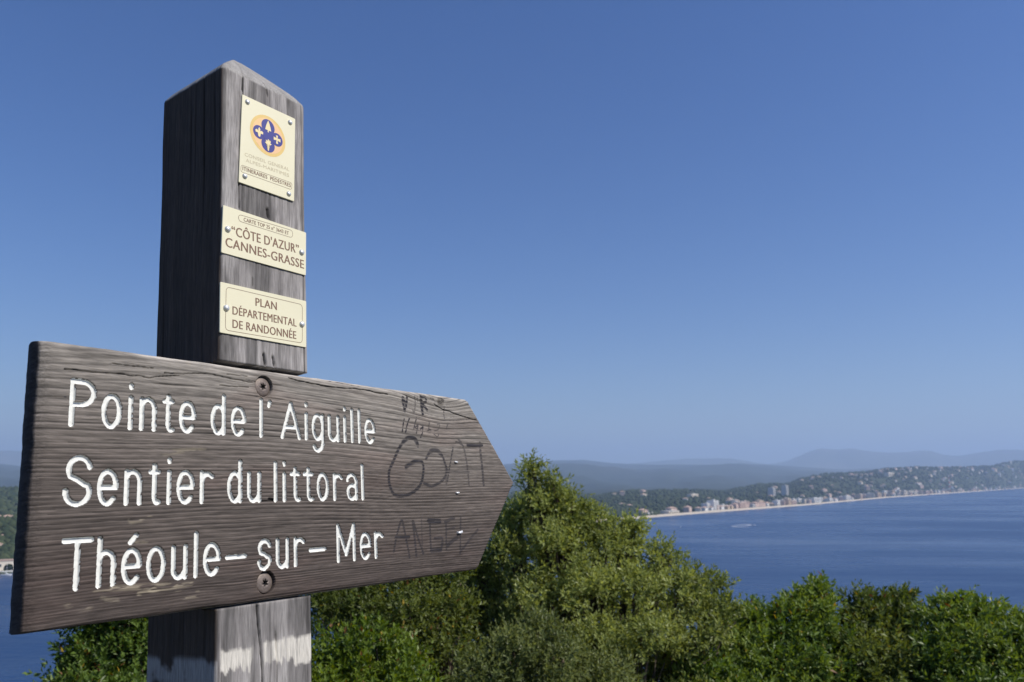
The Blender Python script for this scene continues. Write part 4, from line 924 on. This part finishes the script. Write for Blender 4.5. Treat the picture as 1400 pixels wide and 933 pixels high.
def text_on(par, s, L_, R_, cap_px, mat=None, bold=.006, w=TK):
    a = np.array(px_uv(*L_, w)); b2 = np.array(px_uv(*R_, w)); cap = abs(px_uv(L_[0], L_[1] - cap_px, w)[1] - a[1])
    me = tri_text(s, 0); xs_ = [v.co.x for v in me.vertices]; x0, x1 = min(xs_), max(xs_); ex = (b2 - a); ln = np.linalg.norm(ex); ex = ex / ln; ey = np.array([-ex[1], ex[0]])
    for v in me.vertices:
        p = a + ex * ((v.co.x - x0) / (x1 - x0) * ln) + ey * (v.co.y / CAPH * cap); v.co = local(p[0], p[1], w + .00012)
    me.materials.clear(); o = link('lettering', me, mat or M_print, par)
    if bold:
        bm = bmesh.new(); bm.from_mesh(me); bm2 = bm.verts[:]; r_ = bmesh.ops.duplicate(bm, geom=bm.verts[:] + bm.edges[:] + bm.faces[:])
        for g_ in r_['geom']:
            if isinstance(g_, bmesh.types.BMVert): g_.co.x += ex[0] * cap * .055; g_.co.y += ex[1] * cap * .055; g_.co.z += .00003
        bm.to_mesh(me); bm.free()
    return o
def frame_on(par, corners, r, t, mat=None, w=TK):
    q = [np.array(px_uv(x, y, w)) for x, y in corners]; pts = []
    for k in range(4):
        p = q[k]; a = q[k-1]; b2 = q[(k+1) % 4]; ea = (a - p) / np.linalg.norm(a - p); eb_ = (b2 - p) / np.linalg.norm(b2 - p)
        for tt in np.linspace(0, 1, 7): pts.append(p + ea * r * (1 - tt) ** 2 + eb_ * r * tt ** 2)
    c = np.mean(pts, 0); n = len(pts); bm = bmesh.new(); ins = []
    for k in range(n):
        tg = pts[(k+1) % n] - pts[k-1]; tg = tg / np.linalg.norm(tg); nr = np.array([-tg[1], tg[0]]); nr = nr if nr @ (c - pts[k]) > 0 else -nr; ins.append(pts[k] + nr * t)
    A_ = [bm.verts.new(local(p[0], p[1], w + .00012)) for p in pts]; B_ = [bm.verts.new(local(p[0], p[1], w + .00012)) for p in ins]
    for k in range(n): bm.faces.new([A_[k], A_[(k+1) % n], B_[(k+1) % n], B_[k]])
    bmesh.ops.recalc_face_normals(bm, faces=bm.faces); return link('border_line', bm_mesh('border_line', bm), mat or M_print, par)
rbm = bmesh.new(); rows = []
for r, z in ((.0034, -.001), (.0034, .0003), (.0031, .0011), (.0024, .0018), (.0014, .0023), (.0004, .0025)): rows.append([rbm.verts.new((r * math.cos(a), r * math.sin(a), z)) for a in np.linspace(0, 2*math.pi, 16, endpoint=False)])
for a, b2 in zip(rows[:-1], rows[1:]):
    for k in range(16): rbm.faces.new([a[k], a[(k+1) % 16], b2[(k+1) % 16], b2[k]])
rbm.faces.new(rows[-1]); RIV = bm_mesh('rivet', rbm, True); RIV.materials.append(M_rivet)
def rivets(par, pts, s=1.0):
    for x, y in pts:
        a, b2 = px_uv(x, y, TK); o = link('rivet', RIV, None, par); o.location = local(a, b2, TK); o.scale = (s,) * 3
p1_ = plaque([(331.3, 129), (403.8, 162.8), (402.3, 275.7), (326.4, 249)], 'top cream plaque with a blue four-lobed emblem')
rivets(p1_, [(338.2, 139.7), (396.5, 167.7), (334.6, 241.1), (394.7, 265.2)], .92)
text_on(p1_, 'CONSEIL GENERAL', (334.6, 213.4), (395.6, 234.4), 4.6, M_printf, 0); text_on(p1_, 'ALPES-MARITIMES', (336, 221.4), (395.2, 242.4), 4.6, M_printf, 0)
text_on(p1_, 'ITINERAIRES  PEDESTRES', (331.6, 232.9), (397.4, 256.4), 5.2, None, .01); frame_on(p1_, [(329.4, 225.2), (399.4, 250.4), (398.9, 260.0), (328.9, 235)], .003, .0004)
# emblem, in plaque coordinates
ec = np.array(px_uv(366.4, 186, TK)); er_ = abs(px_uv(366.4 + 23.7, 198, TK)[0] - ec[0])
def flat_shape(par, name, polys, mat, z):
    bm = bmesh.new()
    for poly in polys:
        vs_ = [bm.verts.new(local(ec[0] + x * er_, ec[1] + y * er_, TK + z)) for x, y in poly]
        f = bm.faces.new(vs_)
    bmesh.ops.triangulate(bm, faces=bm.faces[:]); bm.normal_update()
    for f in bm.faces:
        if f.normal.z < 0: f.normal_flip()
    return link(name, bm_mesh(name, bm), mat, par)
def circ(cx, cy, r, n=40, ry=None): return [(cx + r * math.cos(a), cy + (ry or r) * math.sin(a)) for a in np.linspace(0, 2*math.pi, n, endpoint=False)]
flat_shape(p1_, 'emblem_disc', [circ(0, 0, 1)], M_gold, .00008)
# rosy wedge across the disc
m_, n_, l_, b_ = mat_new('emblem_disc_print'); tcx = n_.new('ShaderNodeTexCoord'); sx_ = n_.new('ShaderNodeTexNoise'); sx_.inputs['Scale'].default_value = 45; l_.new(tcx.outputs['Object'], sx_.inputs['Vector'])
mm = n_.new('ShaderNodeMix'); mm.data_type = 'RGBA'; mm.inputs[6].default_value = (.80, .46, .30, 1); mm.inputs[7].default_value = (.80, .55, .20, 1); l_.new(sx_.outputs[0], mm.inputs[0]); l_.new(mm.outputs[2], b_.inputs['Base Color'])
flat_shape(p1_, 'emblem_disc', [circ(0, 0, .86)], m_, .00014)
flat_shape(p1_, 'emblem_lobe', [circ(0, .45, .375)], M_blue, .00020); flat_shape(p1_, 'emblem_lobe', [circ(0, -.45, .375)], M_blue, .00026)
flat_shape(p1_, 'emblem_lobe', [circ(-.50, -.01, .33)], M_blue, .00032); flat_shape(p1_, 'emblem_lobe', [circ(.50, -.01, .33)], M_blue, .00038); flat_shape(p1_, 'emblem_centre', [circ(0, 0, .30)], M_blue, .00044)
M_pale = mat_plain('emblem_symbol', (.80, .66, .36), .5, var=.04)
flat_shape(p1_, 'emblem_tree', [[(0, .78), (.07, .62), (.13, .45), (.17, .27), (.03, .27), (.03, .17), (-.03, .17), (-.03, .27), (-.17, .27), (-.13, .45), (-.07, .62)]], M_pale, .0005)
flat_shape(p1_, 'emblem_cross', [[(.44, .20), (.56, .20), (.53, .06), (.70, .08), (.70, -.08), (.53, -.05), (.56, -.22), (.44, -.22), (.47, -.05), (.31, -.08), (.31, .08), (.47, .06)]], M_pale, .0005)
flat_shape(p1_, 'emblem_fleur', [[(-.50, .24), (-.44, .13), (-.45, .04), (-.36, .10), (-.28, .04), (-.30, -.06), (-.42, -.06), (-.43, -.12), (-.45, -.22), (-.50, -.25), (-.55, -.22), (-.57, -.12), (-.58, -.06), (-.70, -.06), (-.72, .04), (-.64, .10), (-.55, .04), (-.56, .13)]], M_pale, .0005)
flat_shape(p1_, 'emblem_palm', [[(.03, -.76), (.025, -.42), (.10, -.46), (.19, -.38), (.11, -.35), (.15, -.24), (.05, -.28), (0, -.17), (-.05, -.28), (-.15, -.24), (-.11, -.35), (-.19, -.38), (-.10, -.46), (-.025, -.42), (-.03, -.76)]], M_pale, .0005)
p2_ = plaque([(305.2, 280.3), (418.7, 318.3), (418.4, 376.8), (302.6, 345.3)], 'middle cream plaque with a map name in brown letters')
rivets(p2_, [(311.2, 313.5), (412.3, 345.3)], 1.05)
frame_on(p2_, [(325.6, 292.9), (400.4, 315.4), (400, 326), (325.9, 302.6)], .0045, .00045)
text_on(p2_, 'CARTE TOP 25 n° 3643 ET', (333.1, 302.6), (394.6, 321.6), 5.0, None, .006)
text_on(p2_, '“CÔTE D\'AZUR”', (316.4, 321.6), (408.3, 347.0), 12.6); text_on(p2_, 'CANNES-GRASSE', (308, 336.9), (415.1, 367.6), 12.6)
p3_ = plaque([(301.3, 385.3), (418.9, 412), (418.9, 475.3), (300.5, 454.7)], 'bottom cream plaque with three brown lines in a thin frame')
rivets(p3_, [(309.3, 421.4), (412.7, 443.6)], 1.05)
frame_on(p3_, [(309, 392), (413.5, 416.6), (413.5, 469.7), (307.7, 451.7)], .005, .0005)
text_on(p3_, 'PLAN', (349.2, 418.2), (378.1, 424.2), 10.8); text_on(p3_, 'DÉPARTEMENTAL', (317.7, 429.9), (405, 446.9), 11.0); text_on(p3_, 'DE RANDONNÉE', (317.7, 448.2), (404.6, 463.8), 11.2)

# ------------------------------------------------------------------ haze
bm = bmesh.new(); bm_box(bm, -36000, 36000, -3000, 33000, -1, 1250); bmesh.ops.recalc_face_normals(bm, faces=bm.faces)
hm = bpy.data.materials.new('haze_air'); hm.use_nodes = True; hn = hm.node_tree.nodes; hn.clear(); ho = hn.new('ShaderNodeOutputMaterial'); hv = hn.new('ShaderNodeVolumePrincipled')
hv.inputs['Color'].default_value = (.57, .74, 1.0, 1); hv.inputs['Density'].default_value = 1.0e-4; hv.inputs['Anisotropy'].default_value = .1
hm.node_tree.links.new(hv.outputs[0], ho.inputs['Volume'])
hz = link('haze', bm_mesh('haze', bm), hm); tag(hz, 'pale blue summer haze over the bay', 'haze', kind='stuff')
